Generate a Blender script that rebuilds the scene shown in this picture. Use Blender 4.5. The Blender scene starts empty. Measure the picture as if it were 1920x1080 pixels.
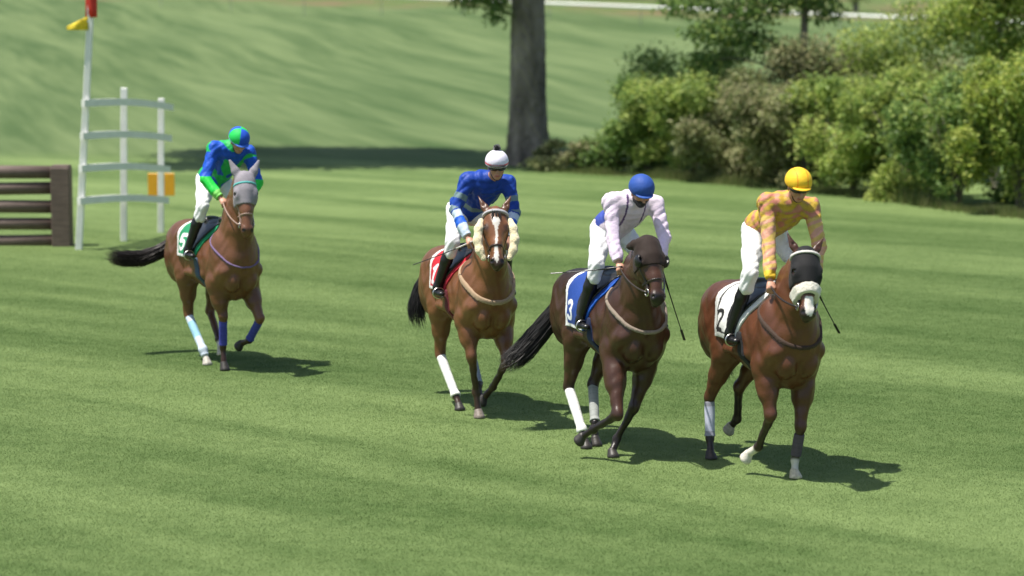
import bpy, math, random, time
import numpy as np
T0 = time.time()
random.seed(7); RNG = np.random.default_rng(7)
f32 = np.float32
SC = bpy.context.scene
COL = SC.collection

# ------------------------------------------------------------------ camera, sky, sun, exposure
cam_d = bpy.data.cameras.new('camera'); cam = bpy.data.objects.new('camera', cam_d); COL.objects.link(cam)
cam.location = (0, 0, 4.0)
PITCH = math.atan(550 / 4500)
cam.rotation_euler = (math.pi / 2 - PITCH, 0, 0)
cam_d.sensor_width = 36; cam_d.lens = 4500 / 1920 * 36
cam_d.clip_start = 0.1; cam_d.clip_end = 3000
cam_d.dof.use_dof = True; cam_d.dof.focus_distance = 21.6; cam_d.dof.aperture_fstop = 1.25
SC.camera = cam
SUN_EL = math.radians(71); SUN_H = (-0.965, -0.26)            # towards the sun, on the ground
w = bpy.data.worlds.new("World"); SC.world = w; w.use_nodes = True
nt = w.node_tree; bg = nt.nodes['Background']
sky = nt.nodes.new('ShaderNodeTexSky'); sky.sky_type = 'NISHITA'; sky.sun_disc = False
sky.sun_elevation = SUN_EL; sky.sun_rotation = math.atan2(SUN_H[0], SUN_H[1]); sky.dust_density = 2.0
nt.links.new(sky.outputs[0], bg.inputs[0]); bg.inputs[1].default_value = 0.088
sun_d = bpy.data.lights.new('sun', 'SUN'); sun = bpy.data.objects.new('sun', sun_d); COL.objects.link(sun)
sun_d.energy = 4.2; sun_d.angle = math.radians(0.6); sun_d.color = (1.0, 0.95, 0.86)
from mathutils import Vector
sd = Vector((SUN_H[0] * math.cos(SUN_EL), SUN_H[1] * math.cos(SUN_EL), math.sin(SUN_EL)))
sun.rotation_euler = sd.to_track_quat('Z', 'Y').to_euler()
SC.view_settings.view_transform = 'Standard'; SC.view_settings.look = 'None'
SC.view_settings.exposure = 0.66; SC.view_settings.gamma = 1

# ------------------------------------------------------------------ materials
def mat(name, col=None, rough=.6, spec=.5, noise=.15, nscale=14., bump=0., bscale=60., sheen=0., metal=0., stretch=None, transl=0., coat=0.):
    """procedural material; col None = the object's own 'Col' attribute"""
    m = bpy.data.materials.new(name); m.use_nodes = True; t = m.node_tree; N = t.nodes; L = t.links
    b = N['Principled BSDF']; b.inputs['Roughness'].default_value = rough
    b.inputs['Specular IOR Level'].default_value = spec; b.inputs['Metallic'].default_value = metal
    if sheen: b.inputs['Sheen Weight'].default_value = sheen
    if coat: b.inputs['Coat Weight'].default_value = coat; b.inputs['Coat Roughness'].default_value = .15
    tc = N.new('ShaderNodeTexCoord'); src = tc.outputs['Object']
    if stretch:
        mp = N.new('ShaderNodeMapping'); mp.inputs['Scale'].default_value = stretch; L.new(src, mp.inputs[0]); src = mp.outputs[0]
    nz = N.new('ShaderNodeTexNoise'); nz.inputs['Scale'].default_value = nscale; nz.inputs['Detail'].default_value = 5; L.new(src, nz.inputs[0])
    mr = N.new('ShaderNodeMapRange'); mr.inputs[1].default_value = .3; mr.inputs[2].default_value = .7
    mr.inputs[3].default_value = 1 - noise; mr.inputs[4].default_value = 1 + noise; L.new(nz.outputs[0], mr.inputs[0])
    mx = N.new('ShaderNodeVectorMath'); mx.operation = 'SCALE'
    if col is None:
        a = N.new('ShaderNodeAttribute'); a.attribute_name = 'Col'; L.new(a.outputs['Color'], mx.inputs[0])
    else: mx.inputs[0].default_value = col
    L.new(mr.outputs[0], mx.inputs['Scale']); L.new(mx.outputs[0], b.inputs['Base Color'])
    if bump:
        n2 = N.new('ShaderNodeTexNoise'); n2.inputs['Scale'].default_value = bscale; n2.inputs['Detail'].default_value = 4; L.new(src, n2.inputs[0])
        bp = N.new('ShaderNodeBump'); bp.inputs['Strength'].default_value = bump; bp.inputs['Distance'].default_value = .01
        L.new(n2.outputs[0], bp.inputs['Height']); L.new(bp.outputs[0], b.inputs['Normal'])
    if transl:
        tr = N.new('ShaderNodeBsdfTranslucent'); ms = N.new('ShaderNodeMixShader'); ms.inputs[0].default_value = transl
        L.new(mx.outputs[0], tr.inputs[0]); L.new(b.outputs[0], ms.inputs[1]); L.new(tr.outputs[0], ms.inputs[2])
        L.new(ms.outputs[0], N['Material Output'].inputs['Surface'])
    return m
M = dict(
    coat=mat('horse coat', rough=.36, spec=.5, noise=.24, nscale=5, bump=.22, bscale=95, stretch=(1, 1, .45)),
    hair=mat('horse hair', rough=.5, noise=.3, nscale=30),
    hoof=mat('hoof horn', rough=.5, noise=.25, nscale=40, bump=.2),
    cloth=mat('woven cloth', rough=.75, spec=.3, noise=.06, nscale=40, bump=.3, bscale=220, sheen=.04),
    silk=mat('racing silk', rough=.55, spec=.28, noise=.08, nscale=20, bump=.45, bscale=38),
    breech=mat('white breeches', rough=.6, noise=.04, nscale=14, bump=.35, bscale=35),
    leather=mat('leather', rough=.35, spec=.5, noise=.2, nscale=30, bump=.15),
    skin=mat('skin', rough=.5, noise=.08, nscale=30),
    shell=mat('helmet cover', rough=.6, spec=.25, noise=.05, nscale=20, bump=.35, bscale=30),
    fleece=mat('sheepskin', rough=.95, spec=.1, noise=.12, nscale=90, bump=1., bscale=120, sheen=.5),
    eye=mat('horse eye', (.012, .008, .006), rough=.08, noise=0, coat=1.),
    metal=mat('steel', (.62, .6, .56), rough=.28, metal=1., noise=.1),
    glass=mat('goggle lens', (.012, .012, .016), rough=.12, noise=0, coat=.5),
    white=mat('white painted timber', (.80, .80, .76), rough=.45, noise=.07, nscale=6, bump=.1, bscale=25),
    brown=mat('brown stained logs', (.125, .088, .072), rough=.7, noise=.25, nscale=5, bump=.5, bscale=20, stretch=(1, 6, 6)),
    bark=mat('bark', (.205, .180, .150), rough=.9, spec=.2, noise=.62, nscale=2.2, bump=1., bscale=11, stretch=(1, 1, .35)),
    leaf=mat('leaves', rough=.5, spec=.35, noise=.15, nscale=2, transl=.5),
    orange=mat('orange board', (.90, .42, .02), rough=.5, noise=.06),
    red=mat('red flag cloth', (.75, .06, .04), rough=.7, noise=.1, transl=.3),
    yellow=mat('yellow flag cloth', (.85, .68, .05), rough=.7, noise=.1, transl=.3),
    post=mat('weathered post', (.3, .3, .3), rough=.7, noise=.15),
)

# ------------------------------------------------------------------ object helpers
def mesh_obj(name, V, Fq, m, parent=None, col=None, smooth=True, nper=4):
    me = bpy.data.meshes.new(name); V = np.asarray(V, f32); Fq = np.asarray(Fq, np.int32)
    n = len(Fq); me.vertices.add(len(V)); me.vertices.foreach_set('co', V.ravel())
    me.loops.add(n * nper); me.loops.foreach_set('vertex_index', Fq.ravel())
    me.polygons.add(n); me.polygons.foreach_set('loop_start', np.arange(0, n * nper, nper, dtype=np.int32))
    me.polygons.foreach_set('use_smooth', np.full(n, smooth))
    me.update(calc_edges=True)
    if col is not None:
        col = np.asarray(col, f32)
        if col.ndim == 1: col = np.tile(col, (len(V), 1))
        a = me.color_attributes.new('Col', 'FLOAT_COLOR', 'POINT')
        a.data.foreach_set('color', np.hstack([col, np.ones((len(V), 1), f32)]).ravel())
    me.materials.append(m)
    o = bpy.data.objects.new(name, me); COL.objects.link(o)
    if parent is not None: o.parent = parent
    return o
def thing(name, label, cat, loc=(0, 0, 0), rz=0, group=None):
    o = bpy.data.objects.new(name, None); o.empty_display_size = .2; COL.objects.link(o)
    o.location = loc; o.rotation_euler = (0, 0, rz); o['label'] = label; o['category'] = cat
    if group: o['group'] = group
    return o
def tag(o, label=None, cat=None, group=None, kind=None):
    for k, v in (('label', label), ('category', cat), ('group', group), ('kind', kind)):
        if v: o[k] = v
    return o
class MB:
    """collects boxes and tubes (quads) into one mesh"""
    def __init__(s): s.V = []; s.F = []; s.n = 0
    def add(s, V, F): s.V.append(np.asarray(V, float)); s.F.append(np.asarray(F, int) + s.n); s.n += len(V)
    def box(s, c, size, ax=None, bev=.0):
        c = np.asarray(c, float); h = np.asarray(size, float) / 2; b = min(bev, h.min() * .9)
        A = np.eye(3) if ax is None else np.asarray(ax, float)
        if b <= 0:
            P = np.array([(x, y, z) for x in (-1, 1) for y in (-1, 1) for z in (-1, 1)]) * h
            s.add(c + P @ A, [(0, 1, 3, 2), (4, 6, 7, 5), (0, 4, 5, 1), (2, 3, 7, 6), (0, 2, 6, 4), (1, 5, 7, 3)])
        else:   # bevel round the long outline (octagon swept along the longest axis)
            k = int(np.argmax(h)); o = [i for i in range(3) if i != k]
            a_, b_ = h[o[0]], h[o[1]]
            pr = [(-a_ + b, -b_), (a_ - b, -b_), (a_, -b_ + b), (a_, b_ - b), (a_ - b, b_), (-a_ + b, b_), (-a_, b_ - b), (-a_, -b_ + b)]
            P = []
            for e, q in ((-1, .0), (-1, 1), (1, 1), (1, .0)):
                for (u, v) in pr:
                    p = np.zeros(3); sc = 1 if q else 1 - b / max(a_, b_)
                    p[o[0]] = u * sc; p[o[1]] = v * sc; p[k] = e * (h[k] - (b if q else 0)) if q else e * h[k]; P.append(p)
            F = [(r * 8 + i, r * 8 + (i + 1) % 8, (r + 1) * 8 + (i + 1) % 8, (r + 1) * 8 + i) for r in range(3) for i in range(8)]
            F += [(0, 1, 2, 3), (0, 3, 4, 7), (4, 5, 6, 7), (24, 25, 26, 27), (24, 27, 28, 31), (28, 29, 30, 31)]
            s.add(c + np.array(P) @ A, F)
    def tube(s, pts, r, n=8, caps=True):
        pts = np.asarray(pts, float); m = len(pts); r = np.broadcast_to(np.asarray(r, float), (m,))
        tg = np.gradient(pts, axis=0); tg /= np.linalg.norm(tg, axis=1)[:, None] + 1e-9
        up = np.array([0, 0, 1.]) if abs(tg[0][2]) < .9 else np.array([1., 0, 0]); V = []
        for i in range(m):
            u = np.cross(tg[i], up); u /= np.linalg.norm(u) + 1e-9; v = np.cross(u, tg[i]); up = v
            for k in range(n):
                a = 2 * math.pi * k / n; V.append(pts[i] + r[i] * (math.cos(a) * u + math.sin(a) * v))
        F = [(i * n + k, i * n + (k + 1) % n, (i + 1) * n + (k + 1) % n, (i + 1) * n + k) for i in range(m - 1) for k in range(n)]
        if caps:
            V.append(pts[0]); V.append(pts[-1]); a = m * n
            F += [(a, (k + 1) % n, k, k) for k in range(0)]
            for k in range(0, n, 2):
                F.append((a, (k + 2) % n, (k + 1) % n, k)); F.append((a + 1, (m - 1) * n + k, (m - 1) * n + (k + 1) % n, (m - 1) * n + (k + 2) % n))
        s.add(V, F)
    def build(s, name, m, parent=None, col=None, smooth=False):
        return mesh_obj(name, np.vstack(s.V), np.vstack(s.F), m, parent, col, smooth)

# ------------------------------------------------------------------ implicit body modelling
def smin(a, b, k):
    h = np.maximum(k - np.abs(a - b), 0) / k
    return np.minimum(a, b) - h * h * k * .25
def cone(a, b, ra, rb, k=.03, flat=None, tagn=None): return ('c', np.array(a, f32), np.array(b, f32), ra, rb, k, flat, tagn)
def sph(a, r, k=.03): return cone(a, a, r, r, k)
def ell(c, r, k=.05, R=None): return ('e', np.array(c, f32), np.array(r, f32), None if R is None else np.array(R, f32), None, k, None, None)
def cut(a, r, k=.01): return ('s', np.array(a, f32), np.array(a, f32), r, r, k, None, None)
def prim_bb(p):
    if p[0] == 'e':
        R = p[2].max() if p[3] is not None else p[2]
        return p[1] - R, p[1] + R
    r = max(p[3], p[4]); return np.minimum(p[1], p[2]) - r, np.maximum(p[1], p[2]) + r
def pdist(p, X, Y, Z):
    if p[0] == 'e':
        q = [X - p[1][0], Y - p[1][1], Z - p[1][2]]
        if p[3] is not None:
            R = p[3]; q = [q[0] * R[i][0] + q[1] * R[i][1] + q[2] * R[i][2] for i in range(3)]
        r = p[2]; k0 = np.sqrt((q[0] / r[0]) ** 2 + (q[1] / r[1]) ** 2 + (q[2] / r[2]) ** 2) + 1e-6
        k1 = np.sqrt((q[0] / r[0] ** 2) ** 2 + (q[1] / r[1] ** 2) ** 2 + (q[2] / r[2] ** 2) ** 2) + 1e-6
        return k0 * (k0 - 1) / k1
    a, b = p[1], p[2]; ba = b - a; L2 = float(ba @ ba)
    px, py, pz = X - a[0], Y - a[1], Z - a[2]
    t = np.clip((px * ba[0] + py * ba[1] + pz * ba[2]) / L2, 0, 1) if L2 > 1e-10 else f32(0)
    qx, qy, qz = px - t * ba[0], py - t * ba[1], pz - t * ba[2]
    if p[6] is not None:
        n, s = p[6]; dn = (qx * n[0] + qy * n[1] + qz * n[2]) * (1 / s - 1)
        qx, qy, qz = qx + dn * n[0], qy + dn * n[1], qz + dn * n[2]
    return np.sqrt(qx * qx + qy * qy + qz * qz) - (p[3] + t * (p[4] - p[3]))
def field(prims, lo, hi, h, ext=.05):
    lo = np.asarray(lo, float); n = np.ceil((np.asarray(hi, float) - lo) / h).astype(int) + 1
    ax = [(lo[i] + h * np.arange(n[i])).astype(f32) for i in range(3)]
    D = np.full(n, .5, f32)
    for p in prims:
        a, b = prim_bb(p); e = p[5] + ext
        sl = []
        for i in range(3):
            i0 = max(0, int(math.floor((a[i] - e - lo[i]) / h))); i1 = min(n[i], int(math.ceil((b[i] + e - lo[i]) / h)) + 1)
            sl.append(slice(i0, i1))
        if any(s.stop <= s.start for s in sl): continue
        X = ax[0][sl[0]][:, None, None]; Y = ax[1][sl[1]][None, :, None]; Z = ax[2][sl[2]][None, None, :]
        d = pdist(p, X, Y, Z); s = tuple(sl)
        if p[0] == 's': D[s] = -smin(-D[s], d, p[5])
        else: D[s] = smin(D[s], d, p[5])
    return D, ax
def surfnet(D, lo, h, relax=1):
    for i in range(3):      # close the volume at its border
        s = [slice(None)] * 3
        for e in (0, -1):
            s[i] = e; D[tuple(s)] = np.maximum(D[tuple(s)], h * .5)
    S = D < 0
    c = np.zeros(tuple(np.array(D.shape) - 1), np.int8)
    offs = [(i, j, k) for i in (0, 1) for j in (0, 1) for k in (0, 1)]
    nx, ny, nz = c.shape
    for (i, j, k) in offs: c += S[i:i + nx, j:j + ny, k:k + nz]
    I = np.argwhere((c > 0) & (c < 8)); Mn = len(I)
    if Mn == 0: return None, None
    C = np.stack([D[I[:, 0] + o[0], I[:, 1] + o[1], I[:, 2] + o[2]] for o in offs], 1)
    P = np.zeros((Mn, 3)); cnt = np.zeros(Mn)
    for a in range(8):
        for b in range(a + 1, 8):
            if sum(abs(offs[a][q] - offs[b][q]) for q in range(3)) != 1: continue
            cr = (C[:, a] < 0) != (C[:, b] < 0)
            t = np.where(cr, C[:, a] / np.where(cr, C[:, a] - C[:, b], 1), 0)
            oa = np.array(offs[a], float); ob = np.array(offs[b], float)
            P += np.where(cr[:, None], oa + t[:, None] * (ob - oa), 0); cnt += cr
    V = (I + P / cnt[:, None]) * h + np.asarray(lo, float)
    idx = np.full(c.shape, -1, np.int32); idx[I[:, 0], I[:, 1], I[:, 2]] = np.arange(Mn)
    Fs = []
    for axn in range(3):
        a1, a2 = [(1, 2), (2, 0), (0, 1)][axn]
        s0 = [slice(None)] * 3; s1 = [slice(None)] * 3; s0[axn] = slice(0, -1); s1[axn] = slice(1, None)
        ch = S[tuple(s0)] != S[tuple(s1)]; E = np.argwhere(ch)
        E = E[(E[:, a1] > 0) & (E[:, a2] > 0) & (E[:, a1] < c.shape[a1]) & (E[:, a2] < c.shape[a2])]
        if len(E) == 0: continue
        q = []
        for (u, v) in ((-1, -1), (0, -1), (0, 0), (-1, 0)):
            e = E.copy(); e[:, a1] += u; e[:, a2] += v; q.append(idx[e[:, 0], e[:, 1], e[:, 2]])
        q = np.stack(q, 1); ins = S[E[:, 0], E[:, 1], E[:, 2]]
        q[~ins] = q[~ins][:, ::-1]; Fs.append(q)
    Fq = np.vstack(Fs); Fq = Fq[(Fq >= 0).all(1)]
    for _ in range(relax):
        acc = np.zeros_like(V); n = np.zeros(len(V))
        for a in range(4):
            b = (a + 1) % 4
            for q, r in ((a, b), (b, a)):
                for d in range(3): acc[:, d] += np.bincount(Fq[:, q], V[Fq[:, r], d], len(V))
                n += np.bincount(Fq[:, q], minlength=len(V))
        V = V * .45 + .55 * acc / np.maximum(n, 1)[:, None]
    return V, Fq
def bbox(prims, m=.03):
    B = [prim_bb(p) for p in prims if p[0] != 's']
    return np.min([b[0] for b in B], 0) - m, np.max([b[1] for b in B], 0) + m
def wrinkle(X, Y, Z, a):
    if a > .003: return a * .8 * (np.sin(31 * X + 17 * Z + 4 * np.sin(19 * Y)) + .9 * (1 - 2 * np.abs(np.sin(33 * Z - 21 * Y + 3 * np.sin(17 * X + 5 * Y)))) + .5 * (1 - 2 * np.abs(np.sin(40 * X + 29 * Y + 2 * np.sin(25 * Z)))))
    return a * (np.sin(31 * X + 17 * Z + 4 * np.sin(19 * Y)) + np.sin(43 * Z - 23 * Y + 3 * np.sin(23 * X)) * .7)
def implicit(name, prims, m, parent, colf, h, off=0, region=None, lo=None, hi=None, wr=0, relax=1, lobe=0):
    a, b = bbox(prims, abs(off) + .03)
    if lo is not None: a = np.maximum(a, lo)
    if hi is not None: b = np.minimum(b, hi)
    D, ax = field(prims, a, b, h); X = ax[0][:, None, None]; Y = ax[1][None, :, None]; Z = ax[2][None, None, :]
    D = D - f32(off)
    if wr: D = D + wrinkle(X, Y, Z, wr).astype(f32)
    if lobe: D = D + lobe * (np.sin(110 * X + 2) * np.sin(120 * Y) * np.sin(105 * Z)).astype(f32)
    if region is not None: D = np.maximum(D, region(X, Y, Z).astype(f32))
    V, Fq = surfnet(D, a, h, relax)
    if V is None: print('EMPTY', name); return None
    c = colf(V) if callable(colf) else colf
    return mesh_obj(name, V, Fq, m, parent, c)
def nrm(v): v = np.asarray(v, float); return v / (np.linalg.norm(v) + 1e-9)
def sst(a, b, x): t = np.clip((x - a) / (b - a), 0, 1); return t * t * (3 - 2 * t)
def mixc(c, d, t): t = np.asarray(t)[:, None]; return c * (1 - t) + np.asarray(d) * t
def strokes(u, v, polys, wd):
    """distance test to poly-lines, for numerals and marks"""
    best = np.full(len(u), 9.)
    for P in polys:
        for (a, b) in zip(P[:-1], P[1:]):
            a = np.array(a, float); b = np.array(b, float); d = b - a
            t = np.clip(((u - a[0]) * d[0] + (v - a[1]) * d[1]) / (d @ d + 1e-9), 0, 1)
            best = np.minimum(best, np.hypot(u - a[0] - t * d[0], v - a[1] - t * d[1]))
    return best < wd
def arc(cx, cy, rx, ry, a0, a1, n=12): return [(cx + rx * math.cos(math.radians(a0 + (a1 - a0) * i / n)), cy + ry * math.sin(math.radians(a0 + (a1 - a0) * i / n))) for i in range(n + 1)]
DIG = {'1': [[(-.25, .55), (.05, .9), (.05, -.9)], [(-.3, -.9), (.4, -.9)]],
       '2': [arc(0, .45, .5, .45, 160, -30) + [(-.5, -.9), (.55, -.9)]],
       '3': [arc(0, .45, .45, .42, 150, -80), arc(0, -.42, .52, .46, 80, -150)],
       '5': [[(.5, .9), (-.35, .9), (-.42, .15)] + arc(0, -.32, .52, .52, 125, -150)]}

# ------------------------------------------------------------------ the ground
def terr(y): return .047 * 8 * np.log1p(np.exp((y - 77) / 8.))
def terrain(x, y):
    k = sst(60, 90, y)
    return terr(y) + k * (.25 * np.sin(x * .11 + y * .05) + .12 * np.sin(x * .23 - y * .13 + 1))
def ground():
    ys = np.concatenate([np.linspace(-250, 10, 12), np.linspace(12, 56, 12), np.linspace(58, 160, 70), np.linspace(165, 900, 50)])
    xs = np.concatenate([np.linspace(-600, -70, 14), np.linspace(-65, 65, 90), np.linspace(70, 600, 14)])
    X, Y = np.meshgrid(xs, ys, indexing='ij'); Z = terrain(X, np.clip(Y, -300, 700))
    V = np.stack([X, Y, Z], -1).reshape(-1, 3); nx, ny = X.shape; i, j = np.meshgrid(np.arange(nx - 1), np.arange(ny - 1), indexing='ij')
    a = i * ny + j; Fq = np.stack([a, a + ny, a + ny + 1, a + 1], -1).reshape(-1, 4)
    m = bpy.data.materials.new('turf'); m.use_nodes = True; t = m.node_tree; N = t.nodes; L = t.links; b = N['Principled BSDF']
    b.inputs['Roughness'].default_value = .85; b.inputs['Specular IOR Level'].default_value = .15
    turf_nodes(t, b, True)
    return tag(mesh_obj('ground', V, Fq, m), kind='structure')
def turf_nodes(t, b, full, gain=1.):
    """grass colour from the world position: mown bands, worn and lush patches"""
    N = t.nodes; L = t.links
    geo = N.new('ShaderNodeNewGeometry'); P = geo.outputs['Position']
    def mapped(rot, sc):
        mp = N.new('ShaderNodeMapping'); mp.vector_type = 'TEXTURE'; mp.inputs['Rotation'].default_value = (0, 0, rot)
        L.new(P, mp.inputs[0]); m2 = N.new('ShaderNodeMapping'); m2.inputs['Scale'].default_value = sc; L.new(mp.outputs[0], m2.inputs[0]); return m2.outputs[0]
    def noise(v, s, d=4, r=.55):
        n = N.new('ShaderNodeTexNoise'); n.inputs['Scale'].default_value = s; n.inputs['Detail'].default_value = d; n.inputs['Roughness'].default_value = r; L.new(v, n.inputs[0]); return n.outputs[0]
    def rng(v, a, b_, c, d):
        r = N.new('ShaderNodeMapRange'); r.interpolation_type = 'SMOOTHSTEP'
        for i, q in enumerate((a, b_, c, d)): r.inputs[i + 1].default_value = q
        L.new(v, r.inputs[0]); return r.outputs[0]
    def math_(op, a, c):
        q = N.new('ShaderNodeMath'); q.operation = op
        for i, z in enumerate((a, c)):
            if isinstance(z, (int, float)): q.inputs[i].default_value = z
            else: L.new(z, q.inputs[i])
        return q.outputs[0]
    def mix(f, a, c):
        q = N.new('ShaderNodeMix'); q.data_type = 'RGBA'
        L.new(f, q.inputs['Factor']) if not isinstance(f, float) else None
        for s, z in (('A', a), ('B', c)):
            i = [k for k in q.inputs if k.name == s and k.type == 'RGBA'][0]
            if isinstance(z, tuple): i.default_value = (*z, 1)
            else: L.new(z, i)
        return [k for k in q.outputs if k.type == 'RGBA'][0]
    band = noise(mapped(math.radians(-40), (.10, 1, 1)), .42, 3, .55)         # bands of the near, flat turf
    band2 = noise(mapped(math.radians(-28), (.14, 1, 1)), 1.3, 3, .6)
    patch = noise(P, .9, 4, .6); fine = noise(P, 14, 4, .7); mott = noise(P, 4.5, 4, .65)
    f = math_('ADD', math_('MULTIPLY', rng(band, .41, .60, 0, 1), .50), math_('MULTIPLY', rng(band2, .35, .65, 0, 1), .22))
    f = math_('ADD', f, math_('MULTIPLY', rng(patch, .3, .7, 0, 1), .16)); f = math_('ADD', f, math_('MULTIPLY', rng(mott, .34, .66, 0, 1), .22))
    f = math_('ADD', f, math_('MULTIPLY', rng(fine, .3, .7, 0, 1), .10))
    near = mix(f, tuple(gain * q for q in (.060, .110, .027)), tuple(gain * q for q in (.170, .238, .084)))
    if full:
        sep = N.new('ShaderNodeSeparateXYZ'); L.new(P, sep.inputs[0])
        hb = noise(mapped(math.radians(-75), (.05, 1, 1)), .50, 4, .65); hb2 = noise(mapped(math.radians(-70), (.06, 1, 1)), 1.1, 3, .6)
        g = math_('ADD', math_('MULTIPLY', rng(hb, .36, .62, 0, 1), .62), math_('MULTIPLY', rng(hb2, .35, .65, 0, 1), .32))
        far = mix(g, (.056, .100, .031), (.142, .194, .078))
        k = rng(sep.outputs[1], 57, 62, 0, 1); c = mix(k, near, far)
        earth = mix(rng(noise(P, .22, 5, .7), .34, .54, 0, 1), (.19, .125, .075), (.10, .145, .045))
        fl = math_('ADD', sep.outputs[1], math_('MULTIPLY', sep.outputs[0], .80))   # beyond the running rail the bank is bare
        c = mix(rng(fl, 137, 143, 0, 1), c, earth)
        bp = N.new('ShaderNodeBump'); bp.inputs['Strength'].default_value = .5; bp.inputs['Distance'].default_value = .05
        L.new(noise(P, 22, 5, .7), bp.inputs['Height']); L.new(bp.outputs[0], b.inputs['Normal'])
        L.new(c, b.inputs['Base Color'])
    else: L.new(near, b.inputs['Base Color'])
ground()

def grass():
    """short turf: one patch of blades repeated over the flat course (geometry nodes)"""
    S = 1.5; n = 18000; r = RNG
    x = r.uniform(-S / 2, S / 2, n); y = r.uniform(-S / 2, S / 2, n); hgt = r.uniform(.004, .016, n); a = r.uniform(0, 6.283, n); wd = r.uniform(.0016, .0034, n)
    lx = r.normal(0, .014, n); ly = r.normal(0, .014, n)
    b0 = np.stack([x - np.cos(a) * wd, y - np.sin(a) * wd, np.full(n, -.003)], -1); b1 = np.stack([x + np.cos(a) * wd, y + np.sin(a) * wd, np.full(n, -.003)], -1)
    tp = np.stack([x + lx, y + ly, hgt], -1); V = np.stack([b0, b1, tp], 1).reshape(-1, 3); Fq = np.arange(3 * n).reshape(-1, 3)
    m = bpy.data.materials.new('grass blades'); m.use_nodes = True; t = m.node_tree; b = t.nodes['Principled BSDF']
    b.inputs['Roughness'].default_value = .6; b.inputs['Specular IOR Level'].default_value = .2
    turf_nodes(t, b, False, 1.2)
    tr = t.nodes.new('ShaderNodeBsdfTranslucent'); ms = t.nodes.new('ShaderNodeMixShader'); ms.inputs[0].default_value = .42
    t.links.new(b.inputs['Base Color'].links[0].from_socket, tr.inputs[0]); t.links.new(b.outputs[0], ms.inputs[1]); t.links.new(tr.outputs[0], ms.inputs[2])
    t.links.new(ms.outputs[0], t.nodes['Material Output'].inputs['Surface'])
    o = mesh_obj('grass', V, Fq, m, smooth=False, nper=3)
    g = bpy.data.node_groups.new('scatter', 'GeometryNodeTree')
    g.interface.new_socket('Geometry', in_out='INPUT', socket_type='NodeSocketGeometry'); g.interface.new_socket('Geometry', in_out='OUTPUT', socket_type='NodeSocketGeometry')
    N = g.nodes; L = g.links; gi = N.new('NodeGroupInput'); go = N.new('NodeGroupOutput')
    nx, ny = 20, 25
    gr = N.new('GeometryNodeMeshGrid'); gr.inputs[0].default_value = (nx - 1) * S; gr.inputs[1].default_value = (ny - 1) * S; gr.inputs[2].default_value = nx; gr.inputs[3].default_value = ny
    tf = N.new('GeometryNodeTransform'); tf.inputs['Translation'].default_value = (0, 13.5 + (ny - 1) * S / 2, 0); L.new(gr.outputs[0], tf.inputs[0])
    ip = N.new('GeometryNodeInstanceOnPoints'); L.new(tf.outputs[0], ip.inputs['Points']); L.new(gi.outputs[0], ip.inputs['Instance'])
    rv = N.new('FunctionNodeRandomValue'); rv.data_type = 'INT'
    ints = [s for s in rv.inputs if s.type == 'INT']; ints[0].default_value = 0; ints[1].default_value = 3
    ml = N.new('ShaderNodeMath'); ml.operation = 'MULTIPLY'; ml.inputs[1].default_value = math.pi / 2
    L.new([s for s in rv.outputs if s.type == 'INT'][0], ml.inputs[0]); cx = N.new('ShaderNodeCombineXYZ'); L.new(ml.outputs[0], cx.inputs[2]); L.new(cx.outputs[0], ip.inputs['Rotation'])
    L.new(ip.outputs[0], go.inputs[0])
    md = o.modifiers.new('scatter', 'NODES'); md.node_group = g
    return tag(o, 'short green turf with mown light and dark bands', 'grass', kind='stuff')
grass()

# ------------------------------------------------------------------ trees and bushes
def leaf_mesh(blobs, n, size, pal, seed, sq=1.):
    """leaf-sized faces spread through overlapping clumps; pal = list of colours"""
    r = np.random.default_rng(seed); B = np.array(blobs, float); vol = (B[:, 3] * B[:, 4] * B[:, 5]) ** .67; k = r.choice(len(B), n, p=vol / vol.sum())
    d = r.normal(size=(n, 3)); d /= np.linalg.norm(d, axis=1)[:, None]; rad = r.uniform(.45, 1.0, n) ** .6 * (1 + .18 * r.normal(size=n))
    P = B[k, :3] + d * rad[:, None] * B[k, 3:6]
    # sub-clumps: pull leaves to twig ends
    tw = r.normal(size=(len(B), 14, 3)); tw /= np.linalg.norm(tw, axis=2)[:, :, None]; ti = r.integers(0, 14, n)
    T = B[k, :3] + tw[k, ti] * B[k, 3:6] * .95; pull = r.uniform(0, .65, n)[:, None]; P = P * (1 - pull) + T * pull + r.normal(size=(n, 3)) * .05 * B[k, 3:4]
    P[:, 2] = np.maximum(P[:, 2], .03)
    nn = r.normal(size=(n, 3)) + np.array([0, 0, .8]) + d * .6; nn /= np.linalg.norm(nn, axis=1)[:, None]
    u = np.cross(nn, r.normal(size=(n, 3))); u /= np.linalg.norm(u, axis=1)[:, None] + 1e-9; v = np.cross(nn, u)
    s = size * r.uniform(.6, 1.35, n)[:, None]
    q = np.stack([P - u * s, P - v * s * .55 + nn * s * .12, P + u * s, P + v * s * .55 + nn * s * .12], 1).reshape(-1, 3)
    pal = np.array(pal, float); cl = pal[r.integers(0, len(pal), (len(B), 14))[k, ti]] * r.uniform(.75, 1.25, n)[:, None]
    return q, np.arange(4 * n).reshape(-1, 4), np.repeat(cl, 4, 0)
def stems_mb(x, y, z, n, hgt, spread, r0, seed):
    r = random.Random(seed); mb = MB()
    for i in range(n):
        a = r.uniform(0, 6.28); L = hgt * r.uniform(.6, 1); sp = spread * r.uniform(.2, 1); p = []
        for q in range(6):
            t = q / 5; p.append((x + math.cos(a) * sp * t ** 1.3 + r.uniform(-.03, .03) * L, y + math.sin(a) * sp * t ** 1.3 * .7, z - .02 + L * t))
        mb.tube(p, [r0 * (1 - .8 * q / 5) for q in range(6)], 6)
    return mb
YG = [(0.368, 0.463, 0.115), (0.275, 0.379, 0.095), (0.463, 0.527, 0.149), (0.211, 0.306, 0.084)]
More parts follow.
